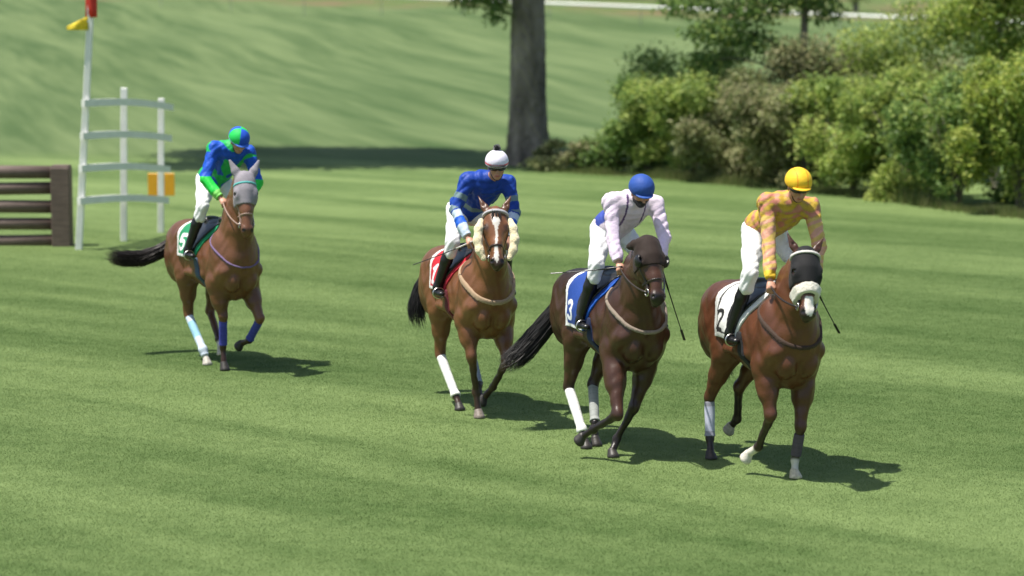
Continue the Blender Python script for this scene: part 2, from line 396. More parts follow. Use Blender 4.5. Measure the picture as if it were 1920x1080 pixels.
DG = [(0.178, 0.283, 0.084), (0.221, 0.336, 0.094), (0.137, 0.221, 0.067), (0.315, 0.399, 0.106)]
OL = [(0.327, 0.337, 0.16), (0.261, 0.299, 0.131), (0.392, 0.374, 0.206), (0.224, 0.261, 0.103)]
BR = [(.36, .44, .085), (.28, .37, .075), (.20, .29, .062), (.43, .48, .11)]
def bush(label, X, Y, rx, ry, hz, n, pal, seed, size=.055, nb=24):
    r = random.Random(seed); z0 = float(terrain(np.array(X), np.array(Y)))
    t = thing('bush', label, 'bush', (X, Y, z0), 0, 'bushes along the edge of the turf')
    bl = []
    for i in range(nb):
        a = r.uniform(0, 6.28); q = r.uniform(0, .9) ** .7; zz = r.uniform(.08, .92) * hz * (1 - .22 * q * q); s = r.uniform(.14, .42)
        bl.append((math.cos(a) * q * rx, math.sin(a) * q * ry, zz, s * rx, s * ry, s * hz * r.uniform(.45, .7)))
    V, Fq, c = leaf_mesh(bl, n, size, pal, seed); mesh_obj('foliage', V, Fq, M['leaf'], t, c, False)
    # loose sprigs standing out of the outline
    mb = stems_mb(0, 0, 0, 14, hz * .92, max(rx, .3) * .6, .022, seed); mb.build('stem', M['bark'], t, smooth=True)
    return t
def at(px, Y): return (px - 960) / 4500 * Y
BUSH = [ # label, px, Y, rx, ry, height, leaves, palette
    ('low olive scrub at the foot of the thick tree trunk', 1085, 54.8, 1.1, .6, .80, 4000, OL),
    ('dark green leafy bush nearest the thick tree trunk', 1215, 54.0, 1.25, .9, 2.1, 10000, DG),
    ('rounded green bush above the blue helmeted jockey', 1300, 52.8, 1.45, 1.0, 2.3, 12000, YG),
    ('olive grey straggly bush left of the thin grey trunk', 1405, 51.6, 1.5, 1.0, 2.2, 12000, OL),
    ('pale olive bush in front of the thin grey trunk', 1500, 50.2, 1.5, 1.0, 2.3, 12000, OL),
    ('green bush behind and right of the yellow helmet', 1600, 49.0, 1.5, 1.0, 2.5, 12000, YG),
    ('green bush between the yellow helmet and the bright corner bush', 1700, 47.6, 1.4, 1.0, 2.5, 12000, YG),
    ('dense green bush with a shaded foot, left of the bright corner bush', 1800, 45.6, 1.3, 1.0, 2.4, 12000, DG),
    ('bright yellow green corner bush cut by the right edge of the picture', 1915, 44.0, 1.2, .9, 2.9, 12000, BR),
    ('olive bush behind, topping the shrubs right of the thin grey trunk', 1610, 53.5, 2.1, 1.1, 3.4, 15000, OL),
    ('yellow green bush behind, highest of the shrubs at the right', 1800, 51.5, 2.1, 1.1, 3.8, 16000, YG),
    ('dark green bush behind, left of the thin grey trunk', 1340, 56.0, 2.2, 1.1, 3.3, 15000, DG),
]
for i, (lb, px, Y, rx, ry, hz, n, pal) in enumerate(BUSH): bush(lb, at(px, Y), Y, rx * 1.12, ry * 1.15, hz, int(n * 1.15), pal, 100 + i)
def tree(label, X, Y, r0, h, blobs, n, pal, seed, size=.07, lean=0., limbs=8, name='broadleaf_tree', low=None):
    z0 = float(terrain(np.array(X), np.array(Y))); t = thing(name, label, 'tree', (X, Y, z0), 0)
    r = random.Random(seed)
    P = [cone((0, 0, -.2), (0, 0, .25), r0 * 1.12, r0 * 1.04, r0 * .5)]
    for q in range(7):
        a = q * .9 + r.uniform(-.2, .2); P.append(cone((math.cos(a) * r0 * 1.02, math.sin(a) * r0 * 1.02, -.12), (math.cos(a) * r0 * .72, math.sin(a) * r0 * .72, .55 + r0), r0 * .28, r0 * .22, r0 * .3))
    P.append(cone((0, 0, .2), (lean * .5, 0, h * .5), r0 * 1.02, r0 * .80, r0 * .3)); P.append(cone((lean * .5, 0, h * .5), (lean, 0, h), r0 * .8, r0 * .35, r0 * .3))
    lo, hi = (-2.0 * r0, -2.0 * r0, -.1), (2.0 * r0 + max(lean, 0), 2 * r0, 5.2)
    implicit('trunk', P, M['bark'], t, None, max(.02, r0 / 11), lo=lo, hi=hi, wr=r0 * .055)
    mb = MB(); mb.tube([(lean * .5, 0, min(h * .5, 5)), (lean, 0, h)], [r0 * .8, r0 * .3], 12)
    for q in range(limbs):
        b = blobs[q % len(blobs)]; z1 = h * r.uniform(.5, .9) if b[2] > h * .6 else max(b[2] * .75, 1.0); p0 = np.array([lean * z1 / h, 0, z1]); p1 = np.array(b[:3]); md = (p0 + p1) / 2 + np.array([0, 0, .3 + .08 * h])
        pts = [p0 * (1 - s) ** 2 + 2 * md * s * (1 - s) + p1 * s * s for s in np.linspace(0, 1, 8)]; mb.tube(pts, np.linspace(r0 * .35, r0 * .06, 8), 7)
    mb.build('limb', M['bark'], t, smooth=True)
    V, Fq, c = leaf_mesh(blobs, n, size, pal, seed); mesh_obj('crown', V, Fq, M['leaf'], t, c, False)
    if low:
        V, Fq, c = leaf_mesh(low, 5200, .05, pal, seed + 1); lb = mesh_obj('low_branch', V, Fq, M['leaf'], t, c, False)
        mb = MB()
        for b in low: mb.tube([(0, 0, b[2] + .5), (b[0] * .5, b[1] * .5, b[2] + .35), tuple(b[:3])], [.045, .03, .012], 6)
        mb.build('twig', M['bark'], lb, smooth=True)
    return t
r = random.Random(5)
bl = [(r.uniform(-10.5, 2.5), r.uniform(-1.2, 3.8), r.uniform(8.5, 12), 2.3, 2.0, 1.2) for _ in range(34)]
low = [(-.9, -.6, 4.2, .75, .6, .5), (-.75, -.4, 3.6, .4, .4, .42), (-1.5, -.5, 4.8, 1.0, .7, .6), (-1.35, -.5, 3.95, .6, .5, .4), (-2.2, -.3, 4.6, .8, .6, .4)]
tree('thick grey brown tree trunk rising out of the picture behind the white capped jockey', at(990, 56.4), 56.4, .44, 11, bl, 60000, DG, 31, .15, low=low)
bl = [(-2.0, -.4, 3.1, .9, .8, .45), (-1.2, -.2, 3.7, 1.0, .9, .5), (-2.6, 0, 3.9, .9, .8, .5), (-.2, 0, 4.1, 1.1, .9, .6), (-1.0, -.4, 2.9, .6, .6, .4), (-2.2, 0, 2.45, .6, .6, .35), (.5, 0, 3.7, .6, .6, .5), (-1.5, 0, 5.0, 1.6, 1.2, .9), (0, 0, 5.6, 1.6, 1.2, .9)]
tree('slender tree with thin grey trunk and dark leafy branches reaching left', at(1500, 54), 54.0, .115, 5.4, bl, 9500, DG, 32, .065, .1)
bl = [(.2, 0, 3.0, .8, .7, .6), (-.5, 0, 3.7, .9, .8, .5), (.9, 0, 3.9, .9, .8, .6), (.3, 0, 4.8, 1.4, 1.1, .8)]
tree('bright yellow green young tree leafing out at the top right corner', at(1868, 49.5), 49.5, .09, 5.0, bl, 7500, BR, 33, .065, .05)
# far growth beyond the running rail, along the top edge of the photo
def far_tree(label, px, Y, r0, blobs, n, pal, seed): tree(label, at(px, Y), Y, r0, 5.5, blobs, n, pal, seed, .12, limbs=4)
far_tree('dark distant tree beyond the white rail, just right of the thick trunk', 1235, 140, .16, [(0, 0, 2.6, 1.5, 1.2, 1.3), (.9, 0, 3.6, 1.5, 1.2, 1.2), (-.9, 0, 4.0, 1.3, 1.2, 1.1)], 3200, DG, 41)
far_tree('distant olive tree beyond the white rail at the left of its line', 1120, 150, .14, [(0, 0, 1.6, 2.6, 1.2, 1.2), (1.6, 0, 2.4, 1.5, 1.2, 1.2), (-2.2, 0, 2.6, 1.3, 1.2, 1.1)], 3600, OL, 43)
far_tree('distant pale green tree beyond the right half of the white rail', 1600, 140, .14, [(0, 0, 1.6, 1.4, 1.2, 1.2), (1.0, 0, 2.4, 1.3, 1.2, 1.2), (-1.2, 0, 2.6, 1.3, 1.2, 1.1)], 3600, YG, 44)
far_tree('distant green tree beyond the white rail above the shrubs', 1450, 136, .16, [(0, 0, 2.6, 1.6, 1.2, 1.3), (1.0, 0, 3.6, 1.5, 1.2, 1.2), (-1.1, 0, 3.4, 1.3, 1.2, 1.1)], 3200, OL, 42)

def long_grass():
    r = np.random.default_rng(77); n = 26000
    ln = np.array([(at(1030, 55.0), 55.0), (at(1200, 53.3), 53.3), (at(1400, 50.8), 50.8), (at(1600, 48.3), 48.3), (at(1800, 44.9), 44.9), (at(1990, 42.9), 42.9)])
    q = r.uniform(0, 5, n); x = np.interp(q, np.arange(6), ln[:, 0]); y = np.interp(q, np.arange(6), ln[:, 1]) + r.normal(0, .33, n) - .25; x += r.normal(0, .1, n)
    hh = r.uniform(.08, .42, n) * np.exp(-((r.normal(0, 1, n)) ** 2) * .3) * (.6 + .4 * np.sin(x * 3.1) * np.sin(x * 1.3 + 1)); a = r.uniform(0, 6.28, n); wd = r.uniform(.004, .009, n)
    l = r.normal(0, .22, (n, 2)) * hh[:, None]
    b0 = np.stack([x - np.cos(a) * wd, y - np.sin(a) * wd, np.zeros(n) - .01], -1); b1 = np.stack([x + np.cos(a) * wd, y + np.sin(a) * wd, np.zeros(n) - .01], -1)
    V = np.stack([b0, b1, np.stack([x + l[:, 0], y + l[:, 1], hh], -1)], 1).reshape(-1, 3); pal = np.array([(.16, .22, .06), (.22, .24, .09), (.12, .18, .05), (.28, .27, .13)])
    c = np.repeat(pal[r.integers(0, 4, n)] * r.uniform(.8, 1.2, n)[:, None], 3, 0)
    tag(mesh_obj('long_grass', V, np.arange(3 * n).reshape(-1, 3), M['leaf'], None, c, False, 3), 'ragged long grass along the foot of the bushes', 'long grass', kind='stuff')
long_grass()

# ------------------------------------------------------------------ white running rail far behind
def running_rail():
    a = np.array([at(1030, 130), 130.]); b = np.array([at(1790, 115), 115.]); d = (b - a) / np.linalg.norm(b - a)
    t = thing('running_rail', 'long thin white running rail crossing the far bank', 'rail', (a[0], a[1], 0))
    zt = lambda p: 3.54 + (2.80 - 3.54) * ((p - a) @ d) / np.linalg.norm(b - a)
    P = [a + d * s for s in np.arange(-30, 42, 3.)]
    mb = MB(); mb.tube([(p[0] - a[0], p[1] - a[1], zt(p)) for p in P], .085, 8); mb.build('rail', M['white'], t, smooth=True)
    for p in P[::2]:
        mb = MB(); g = float(terrain(np.array(p[0]), np.array(p[1] + .35)))
        mb.tube([(p[0] - a[0], p[1] + .35 - a[1], g - .1), (p[0] - a[0], p[1] + .33 - a[1], zt(p) - .25), (p[0] - a[0], p[1] + .05 - a[1], zt(p) - .05)], .022, 6)
        mb.build('rail_post', M['post'], t)
running_rail()

# ------------------------------------------------------------------ brown log fence and white wing
def log_fence():
    Y = 38.3; x1 = at(131, Y); t = thing('log_fence', 'dark brown fence of stacked round logs with a thick square end post', 'fence', (x1, Y, 0))
    s = 4500 / Y; zz = lambda py: 4 - (py + 10) / s
    for k, (a, b) in enumerate(((312, 331), (343, 361), (377, 396), (410, 428), (442, 461))):
        z = (zz(a) + zz(b)) / 2; rr = (zz(a) - zz(b)) / 2 * 1.28
        mb = MB(); mb.tube([(-.30 - q * .8, .08 + .015 * math.sin(q * 2 + k), z + .006 * math.sin(q * 3 + k * 2)) for q in range(7)], [rr * (1 + .03 * math.sin(q + k)) for q in range(7)], 12)
        mb.build('log', M['brown'], t, smooth=True)
    mb = MB(); mb.box((-.15, 0, .62), (.30, .30, 1.30), bev=.015); mb.build('end_post', M['brown'], t)
    mb = MB(); mb.box((-.15, .02, 1.283), (.27, .26, .03), bev=.008); mb.build('post_cap', M['brown'], t)
    for x in (-2.4, -4.6):
        mb = MB(); mb.box((x, .30, .6), (.2, .16, 1.25), bev=.01); mb.build('rear_post', M['brown'], t)
log_fence()
def wing():
    base = [(-6.85, 37.73), (-6.35, 39.05), (-5.95, 40.47)]
    t = thing('rail_wing', 'tall white wing of four curved rails on three posts beside the log fence', 'fence wing', (-6.85, 37.73, 0))
    o = np.array([-6.85, 37.73])
    tops = [3.9, 2.50, 2.27]; lean = [(.165, 0), (.05, 0), (.05, 0)]
    for (x, y), zt, ln in zip(base, tops, lean):
        mb = MB(); p0 = np.array([x - o[0], y - o[1], -.05]); p1 = p0 + np.array([ln[0] * zt / 2.3, 0, zt + .05]); ax = nrm(p1 - p0)
        A = np.array([nrm(np.cross([0, 1, 0], ax)), [0, 1, 0], ax]); mb.box((p0 + p1) / 2, (.10, .10, np.linalg.norm(p1 - p0)), A, .008); mb.build('post', M['white'], t)
    ra = [(2.33, 2.13), (1.82, 1.61), (1.31, 1.085), (.80, .565)]
    for z0, z1 in ra:
        mb = MB(); n = 7; V = []
        for i in range(n):
            q = i / (n - 1); x = -.03 + q * .99; y = -.10 + q * 2.9 - .16 * math.sin(q * math.pi) ; x += .07 * math.sin(q * math.pi)
            z = z0 + (z1 - z0) * q + .06 * math.sin(q * math.pi); x += .065 * z
            V += [(x, y, z - .07), (x + .06, y - .035, z - .07), (x + .06, y - .035, z + .04), (x, y, z + .04)]
        Fq = [(i * 4 + k, i * 4 + (k + 1) % 4, i * 4 + 4 + (k + 1) % 4, i * 4 + 4 + k) for i in range(n - 1) for k in range(4)] + [(3, 2, 1, 0), (n * 4 - 4, n * 4 - 3, n * 4 - 2, n * 4 - 1)]
        # the rail faces the course: broad side towards the camera
        V = np.array(V); V[:, 1] -= .06
        mb.add(V, Fq); mb.build('rail', M['white'], t)
    # flags on the tall first post
    for nm, m, z, w_, h_ in (('red_flag', 'red', 3.86, .20, .42), ('yellow_flag', 'yellow', 3.56, .34, .22)):
        V = []; nn = 7
        for i in range(nn):
            for j in range(4):
                u = i / (nn - 1); v = j / 3; taper = 1 if m == 'red' else 1 - .75 * u
                V.append((.26 - (.02 if m == 'yellow' else -.02) + (-w_ * u if m == 'yellow' else w_ * .9 * (u - .45)), -.07 + .03 * math.sin(u * 7 + v * 2), z + (v - .5) * h_ * taper + (.0 if m == 'red' else -.08 * u)))
        Fq = [(i * 4 + j, i * 4 + 4 + j, i * 4 + 5 + j, i * 4 + 1 + j) for i in range(nn - 1) for j in range(3)]
        o2 = mesh_obj(nm, V, Fq, M[m], t); sm = o2.modifiers.new('thickness', 'SOLIDIFY'); sm.thickness = .004
    # orange board on a stake behind the last post
    Y = 41.6; s = 4500 / Y; b = thing('marker_board', 'orange rectangular marker board behind the white wing', 'marker board', (at(301, Y), Y, 0))
    mb = MB(); mb.box((0, 0, 4 - (344 + 10) / s), (.46, .03, .39), bev=.008); mb.build('board', M['orange'], b)
    mb = MB(); mb.box((0, .04, .42), (.05, .045, .92), bev=.004); mb.build('stake', M['post'], b)
wing()
print('setting', round(time.time() - T0, 1))

# ------------------------------------------------------------------ horses
def frame(e1, e2h):
    e1 = nrm(e1); e2 = np.array(e2h, float); e2 = nrm(e2 - e1 * (e2 @ e1)); return e1, e2, np.cross(e1, e2)
class Horse: pass
def head_prims(H):
    p0 = np.array(H.poll, float); p1 = np.array(H.tip, float); L = np.linalg.norm(p1 - p0)
    e1, e2, e3 = frame(p1 - p0, (-math.sin(H.turn), math.cos(H.turn), H.tilt)); H.hf = (p0, e1, e2, e3, L)
    Q = lambda a, b, c: p0 + e1 * a * L + e2 * b * 1.14 + e3 * c
    R = np.array([e1, e2, e3]); P = []
    P += [ell(Q(.14, 0, -.045), (.12, .100, .088), .05, R), ell(Q(.30, 0, -.035), (.15, .106, .080), .05, R)]
    P += [cone(Q(.30, 0, -.02), Q(.60, 0, -.012), .082, .057, .04), cone(Q(.60, 0, -.012), Q(.86, 0, -.018), .057, .048, .03)]
    for s in (-1, 1):
        P += [ell(Q(.34, s * .078, -.005), (.055, .030, .034), .03, R), cone(Q(.42, s * .075, -.03), Q(.60, s * .050, -.025), .018, .012, .03)]
        P += [ell(Q(.36, s * .052, -.125), (.130, .042, .10), .05, R), cone(Q(.45, s * .045, -.12), Q(.80, s * .028, -.075), .042, .028, .04)]
        P += [ell(Q(.885, s * .034, -.010), (.042, .026, .032), .02, R)]
    P += [ell(Q(.90, 0, -.035), (.070, .060, .052), .03, R), ell(Q(.945, 0, -.085), (.038, .036, .030), .02, R)]
    for s in (-1, 1):
        b0 = Q(.055, s * .058, -.035); dr = e1 * -H.ear[0] + e2 * s * H.ear[1] + e3 * H.ear[2]; dr = nrm(dr); fl = (nrm(e3 + e1 * .2), .55)
        P += [cone(b0 - dr * .03, b0 + dr * .07, .032, .036, .02, fl), cone(b0 + dr * .07, b0 + dr * .195, .036, .006, .01, fl)]
        P += [cut(Q(.905, s * .047, .010), .013, .01), cut(b0 + dr * .085 + e3 * .022 + e2 * s * .004, .018, .012), cut(Q(.345, s * .100, .004), .014, .012)]
    H.Q = Q; return P
def leg_defs(H):
    out = {}
    for k, pts in H.legs.items():
        s = -1 if k[1] == 'R' else 1; out[k] = (s, [np.array(q, float) for q in pts])
    return out
def body_prims(H):
    P = [ell((.14, 0, 1.15), (.58, .290, .350), .08), ell((-.28, 0, 1.19), (.42, .285, .295), .10), cone((.46, 0, 1.47), (.10, 0, 1.43), .085, .10, .10),
         cone((.15, 0, 1.37), (-.5, 0, 1.40), .13, .14, .10), ell((.50, 0, 1.09), (.24, .245, .34), .08), ell((.60, 0, 1.20), (.20, .205, .27), .08)]
    for s in (-1, 1):
        P += [ell((-.52, s * .115, 1.34), (.30, .180, .20), .08), ell((-.62, s * .165, 1.14), (.235, .150, .31), .07), ell((-.76, s * .09, 1.20), (.12, .10, .24), .05)]
        P += [ell((.67, s * .095, 1.00), (.120, .090, .145), .018), ell((.50, s * .180, 1.20), (.15, .092, .30), .04), cone((.67, s * .175, 1.09), (.46, s * .19, .93), .078, .092, .04)]
        P += [cone((.40, s * .12, 1.42), (.55, s * .15, 1.15), .05, .06, .06)]
    for s in (-1, 1): P += [sph((-.40, s * .225, 1.40), .045, .06), cone((-.38, s * .245, 1.02), (-.50, s * .23, 1.28), .05, .06, .05), cone((.28, s * .24, 1.02), (-.20, s * .262, 1.00), .03, .03, .06)]
    P += [cut((.82, 0, 1.10), .012, .05), ('s', np.array((.83, 0, 1.08), f32), np.array((.79, 0, .93), f32), .018, .022, .05, None, None)]
    # neck: curved crest and windpipe side, narrower than deep
    p0 = np.array(H.poll, float); nk = (np.array([0, 1, 0]), .92); lat = np.array([0, p0[1], 0])
    a0, a1 = np.array([.42, 0, 1.40]), p0 + np.array([-.11, 0, -.075]); m = (a0 + a1) / 2 + np.array([-.02, 0, .045])
    P += [cone(a0, m, .150, .105, .08, nk), cone(m, a1, .105, .078, .06, nk)]
    b0, b1 = np.array([.62, 0, 1.22]), H.Q(.30, 0, -.20); mb_ = (b0 + b1) / 2 + np.array([-.02, 0, -.01])
    P += [cone(b0, mb_, .205, .145, .09, nk), cone(mb_, b1, .145, .095, .06, nk), cone(a0 * .45 + b0 * .55, m * .5 + mb_ * .5, .200, .140, .08, nk), cone(m * .5 + mb_ * .5, (a1 + b1) / 2, .140, .10, .06, nk)]
    P += [cone((.70, .035, 1.10), H.Q(.42, .03, -.16), .05, .035, .05), cone((.70, -.035, 1.10), H.Q(.42, -.03, -.16), .05, .035, .05)]
    for k, (s, J) in leg_defs(H).items():
        if k[0] == 'F':
            el = np.array([.44, s * .175, .91]); kn, ft, hf = J; d = kn - el
            P += [cone(el + (0, 0, .05), el + d * .50, .120, .090, .05), cone(el + d * .3 + (.02, 0, 0), el + d * .92, .088, .050, .03), ell(kn, (.052, .047, .060), .03)]
            P += [cone(kn, kn + (ft - kn) * .35, .043, .034, .02), cone(kn, ft, .033, .031, .015), cone(kn + (-.022, 0, 0), ft + (-.016, 0, 0), .018, .016, .02)]
        else:
            st = np.array([-.38, s * .17, .93]); hk, ft, hf = J; d = hk - st; bk = nrm(np.array([-.8, 0, .5]))
            P += [cone((-.50, s * .14, 1.15), st, .165, .118, .08), cone(st, st + d * .5, .120, .085, .06), cone(st + d * .45, hk, .080, .048, .03), cone(st * .3 + hk * .7 + np.array([-.05, 0, .02]), hk + bk * .045, .022, .024, .03)]
            P += [ell(hk, (.050, .038, .058), .03), cone(hk, ft, .040, .033, .02), cone(hk + (-.02, 0, 0), ft + (-.014, 0, 0), .02, .016, .02)]
        P += [ell(ft + (-.006, 0, 0), (.040, .036, .040), .02), cone(ft, hf, .030, .034, .02)]
    P += [cone((-.84, 0, 1.40), (-.93, 0, 1.36), .05, .035, .04)]
    return P
def coat_color(H):
    base = np.array(H.coat, float); dark = np.array(H.points, float); LG = leg_defs(H)
    def f(V):
        c = np.tile(base, (len(V), 1))
        top = sst(1.25, 1.6, V[:, 2]) * sst(.9, .3, V[:, 0]); c = mixc(c, dark, top * H.dorsal)
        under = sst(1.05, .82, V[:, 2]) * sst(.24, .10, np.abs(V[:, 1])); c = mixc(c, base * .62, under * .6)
        for k, (s, J) in LG.items():      # dark points below the knee or hock
            kn, ft, hf = J; a = kn + (kn - ft) * H.pt[0]
            ba = hf - a; t = ((V - a) @ ba) / (ba @ ba); d = np.linalg.norm(V - (a + np.clip(t, 0, 1.1)[:, None] * ba), axis=1)
            d2 = np.minimum(d, np.minimum(np.linalg.norm(V - kn, axis=1), np.linalg.norm(V - ft, axis=1)))
            hi = np.minimum(np.linalg.norm(V - (kn + (kn - ft) * .3), axis=1), 9)
            w_ = sst(.13, .07, d2) * sst(-.05, .35, t) * sst(kn[2] + .16, kn[2] + .0, V[:, 2])
            c = mixc(c, dark, w_ * .92)
            if k in H.socks: c = mixc(c, (.62, .58, .50), sst(.13, .10, np.linalg.norm(V - hf, axis=1)) * (np.linalg.norm(V - kn, axis=1) > .12))
        p0, e1, e2, e3, L = H.hf; q = V - p0; a = q @ e1 / L; b = q @ e2; cc = q @ e3; on = (a > -.35) & (a < 1.15) & (cc > -.25) & (np.abs(b) < .16)
        mz = sst(.76, .90, a) * on; c = mixc(c, dark, mz * H.muzzle)
        ear = on & (a < .02) & (np.abs(b) > .03); c = mixc(c, dark, ear * .45 * 1.0)
        eye = sst(.055, .03, np.sqrt(((a - .345) * L) ** 2 + (np.abs(b) - .088) ** 2 + cc ** 2)); c = mixc(c, dark * .8, eye * .8 * on)
        nost = sst(.024, .012, np.sqrt(((a - .905) * L) ** 2 + (np.abs(b) - .044) ** 2)) * (cc > -.03) * on; c = mixc(c, (.004, .003, .003), nost)
        if H.blaze:
            for pl in H.blaze:
                m_ = np.zeros(len(V), bool); pa = np.array(pl)
                wv = np.interp(a, pa[:, 0], pa[:, 2]); bc = np.interp(a, pa[:, 0], pa[:, 1])
                m_ = on & (a > pa[0, 0]) & (a < pa[-1, 0]) & (np.abs(b - bc) < wv) & (cc > -.045); c = mixc(c, (.66, .62, .56), m_ * 1.0)
        return c
    return f
def band(p, n, w_):
    n = nrm(n); p = np.asarray(p, float); return lambda X, Y, Z: np.abs((X - p[0]) * n[0] + (Y - p[1]) * n[1] + (Z - p[2]) * n[2]) - w_
def plane(p, n):
    n = nrm(n); p = np.asarray(p, float); return lambda X, Y, Z: (X - p[0]) * n[0] + (Y - p[1]) * n[1] + (Z - p[2]) * n[2]
def both(*fs):
    def g(X, Y, Z):
        r_ = fs[0](X, Y, Z)
        for f in fs[1:]: r_ = np.maximum(r_, f(X, Y, Z))
        return r_
    return g
def either(*fs):
    def g(X, Y, Z):
        r_ = fs[0](X, Y, Z)
        for f in fs[1:]: r_ = np.minimum(r_, f(X, Y, Z))
        return r_
    return g
def strands(name, guides, n, spread, r0, seed, m, parent, col, segs=9, wave=.02):
    r = np.random.default_rng(seed); V = []; F = []; nv = 0; C = []
    for q in range(n):
        g = guides[r.integers(0, len(guides))]; L = r.uniform(.55, 1.0); t = np.linspace(0, L, segs) * (len(g) - 1); g = np.array(g, float)
        P = np.stack([np.interp(t, np.arange(len(g)), g[:, i]) for i in range(3)], 1)
        off = r.normal(size=3) ; off = off / (np.linalg.norm(off) + .2); tt = t / (len(g) - 1)
        P += off * (spread[0] + (spread[1] - spread[0]) * np.sin(np.minimum(tt, 1) * 2.2)[:, None]); P += wave * np.sin(tt * r.uniform(4, 11) + r.uniform(0, 6))[:, None] * r.normal(size=3) * tt[:, None]
        tg = np.gradient(P, axis=0); tg /= np.linalg.norm(tg, axis=1)[:, None] + 1e-9; u = np.cross(tg, r.normal(size=3)); u /= np.linalg.norm(u, axis=1)[:, None] + 1e-9; v = np.cross(tg, u)
        rr = r0 * (1 - .9 * (tt / L) ** 2)[:, None] * r.uniform(.6, 1.3)
        for k in range(3):
            a = 2.094 * k; V.append(P + rr * (math.cos(a) * u + math.sin(a) * v))
        base = nv; nv += 3 * segs
        for k in range(3):
            k2 = (k + 1) % 3
            for i in range(segs - 1): F.append((base + k * segs + i, base + k2 * segs + i, base + k2 * segs + i + 1, base + k * segs + i + 1))
        C.append(np.tile(np.array(col) * r.uniform(.6, 1.6), (3 * segs, 1)))
    return mesh_obj(name, np.vstack(V), F, m, parent, np.vstack(C))
def make_horse(H):
    t = thing('racehorse', H.label, 'horse', H.loc, H.rz, 'racehorses cantering with their jockeys')
    HP = head_prims(H); BP = body_prims(H) + HP; ns = sum(1 for p in BP if p[0] == 's')
    BP = [p for p in BP if p[0] != 's'] + [p for p in BP if p[0] == 's']; HPo = [p for p in HP if p[0] != 's']
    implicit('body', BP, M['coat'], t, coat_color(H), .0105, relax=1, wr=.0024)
    p0, e1, e2, e3, L = H.hf; Q = H.Q
    for s in (-1, 1):
        implicit('eye', [sph(Q(.345, s * .084, .003), .021)], M['eye'], t, (.01, .01, .01), .005)
    for k, (s, J) in leg_defs(H).items():
        kn, ft, hf = J; pd = nrm(hf - ft); planted = hf[2] < .075
        n_ = np.array([0, 0, -1.]) if planted else nrm(pd * .8 + np.array([-.35, 0, -.25])); ax = nrm(n_ * .75 + np.array([.55, 0, 0]) * (1 if planted else .2))
        dd = hf[2] - .004 if planted else .045; fw_ = nrm(np.cross(np.cross(n_, (1, 0, 0)), n_)) if not planted else np.array([1., 0, 0])
        c1 = hf + n_ * dd * .9 + fw_ * .022
        implicit('hoof', [cone(hf - ax * .005, c1, .040, .056, .01)], M['hoof'], t, H.hoofs.get(k, (.035, .030, .026)), .007, region=plane(hf + n_ * dd, n_))
    # tack made by laying a thin layer over the body's own surface
    BB = [p for p in BP if p[0] != 's']
    cf = H.cloth; x0 = -.37; zb = cf['zb']
    front = lambda X, Y, Z: (X - (.02 + (Z - 1.0) * .62))          # sloping front edge
    reg = both(lambda X, Y, Z: x0 + .07 * (1.5 - Z) - .10 * (Z < 0) - X + 0 * Y + 0 * Z, lambda X, Y, Z: (zb + .08 * (X < -9)) - Z + 0 * X + 0 * Y, lambda X, Y, Z: front(X, Y, Z) + 0 * Y)
    def cloth_col(V):
        c = np.tile(np.array(cf['base'], float), (len(V), 1)); xb = x0 + .07 * (1.5 - V[:, 2]); fr = (.02 + (V[:, 2] - 1.0) * .62)
        c = np.where((V[:, 2] > 1.42)[:, None] & False, c, c)
        edge = np.minimum(V[:, 0] - xb, V[:, 2] - zb)
        c = np.where((edge < .034)[:, None], np.array(cf['edge']), c)
        if 'line' in cf: c = np.where(((edge > .045) & (edge < .06))[:, None], np.array(cf['line']), c)
        fe = fr - V[:, 0]; c = np.where(((fe < .03))[:, None], np.array(cf['front']), c)
        # numeral on each side
        hgt = .088; cz = zb + .155; cx = cf.get('cx', -.25); s = np.sign(V[:, 1] + 1e-6); u = (V[:, 0] - cx) * np.where(s < 0, 1, -1); v = V[:, 2] - cz
        hit = strokes(u, v, [[(a * hgt * 1.0, b * hgt) for a, b in pl] for pl in DIG[cf['num']]], .018) & (np.abs(V[:, 1]) > .12)
        c = np.where(hit[:, None], np.array(cf['ink']), c); return c
    implicit('saddle_cloth', BB, M['cloth'], t, cloth_col, .0075, off=.016, region=reg, lo=(-.45, -.36, .95), hi=(.42, .36, 1.62), wr=.002)
    # girth
    implicit('girth', BB, M['cloth'], t, H.girth, .010, off=.012, region=both(band((.20, 0, 1), (1, 0, .25), .05), plane((0, 0, 1.2), (0, 0, 1))), lo=(-.1, -.36, .7), hi=(.5, .36, 1.25))
    # saddle: seat, flaps
    sp = [ell((.10, 0, 1.545), (.19, .11, .045), .04), ell((-.10, 0, 1.575), (.06, .11, .04), .04), ell((.27, 0, 1.60), (.05, .07, .045), .04)]
    sad = thing_part('saddle', sp, M['leather'], t, (.016, .015, .015), .010)
    implicit('flap', BB, M['leather'], sad, (.018, .017, .018), .010, off=.030, region=both(lambda X, Y, Z: -.13 + .2 * (1.5 - Z) - X + 0 * Y, lambda X, Y, Z: X - (-.045 + (Z - 1.0) * .60) + 0 * Y, lambda X, Y, Z: 1.17 - Z + 0 * X + 0 * Y), lo=(-.2, -.36, 1.1), hi=(.32, .36, 1.6))
    for foot in H.feet:
        f = np.array(foot, float); mb = MB(); s = np.sign(foot[1])
        mb.tube([(.14, s * .27, 1.42), (.12, s * .33, 1.30), f + (.0, 0, .075)], .011, 6); mb.build('stirrup_leather', M['leather'], sad, (.02, .018, .016), True)
        mb = MB(); mb.tube([f + np.array([0, .058 * math.sin(a), .03 + .05 * -math.cos(a) - .01]) for a in np.linspace(0, 6.283, 15)], .008, 6, False); mb.build('stirrup_iron', M['metal'], sad, smooth=True)
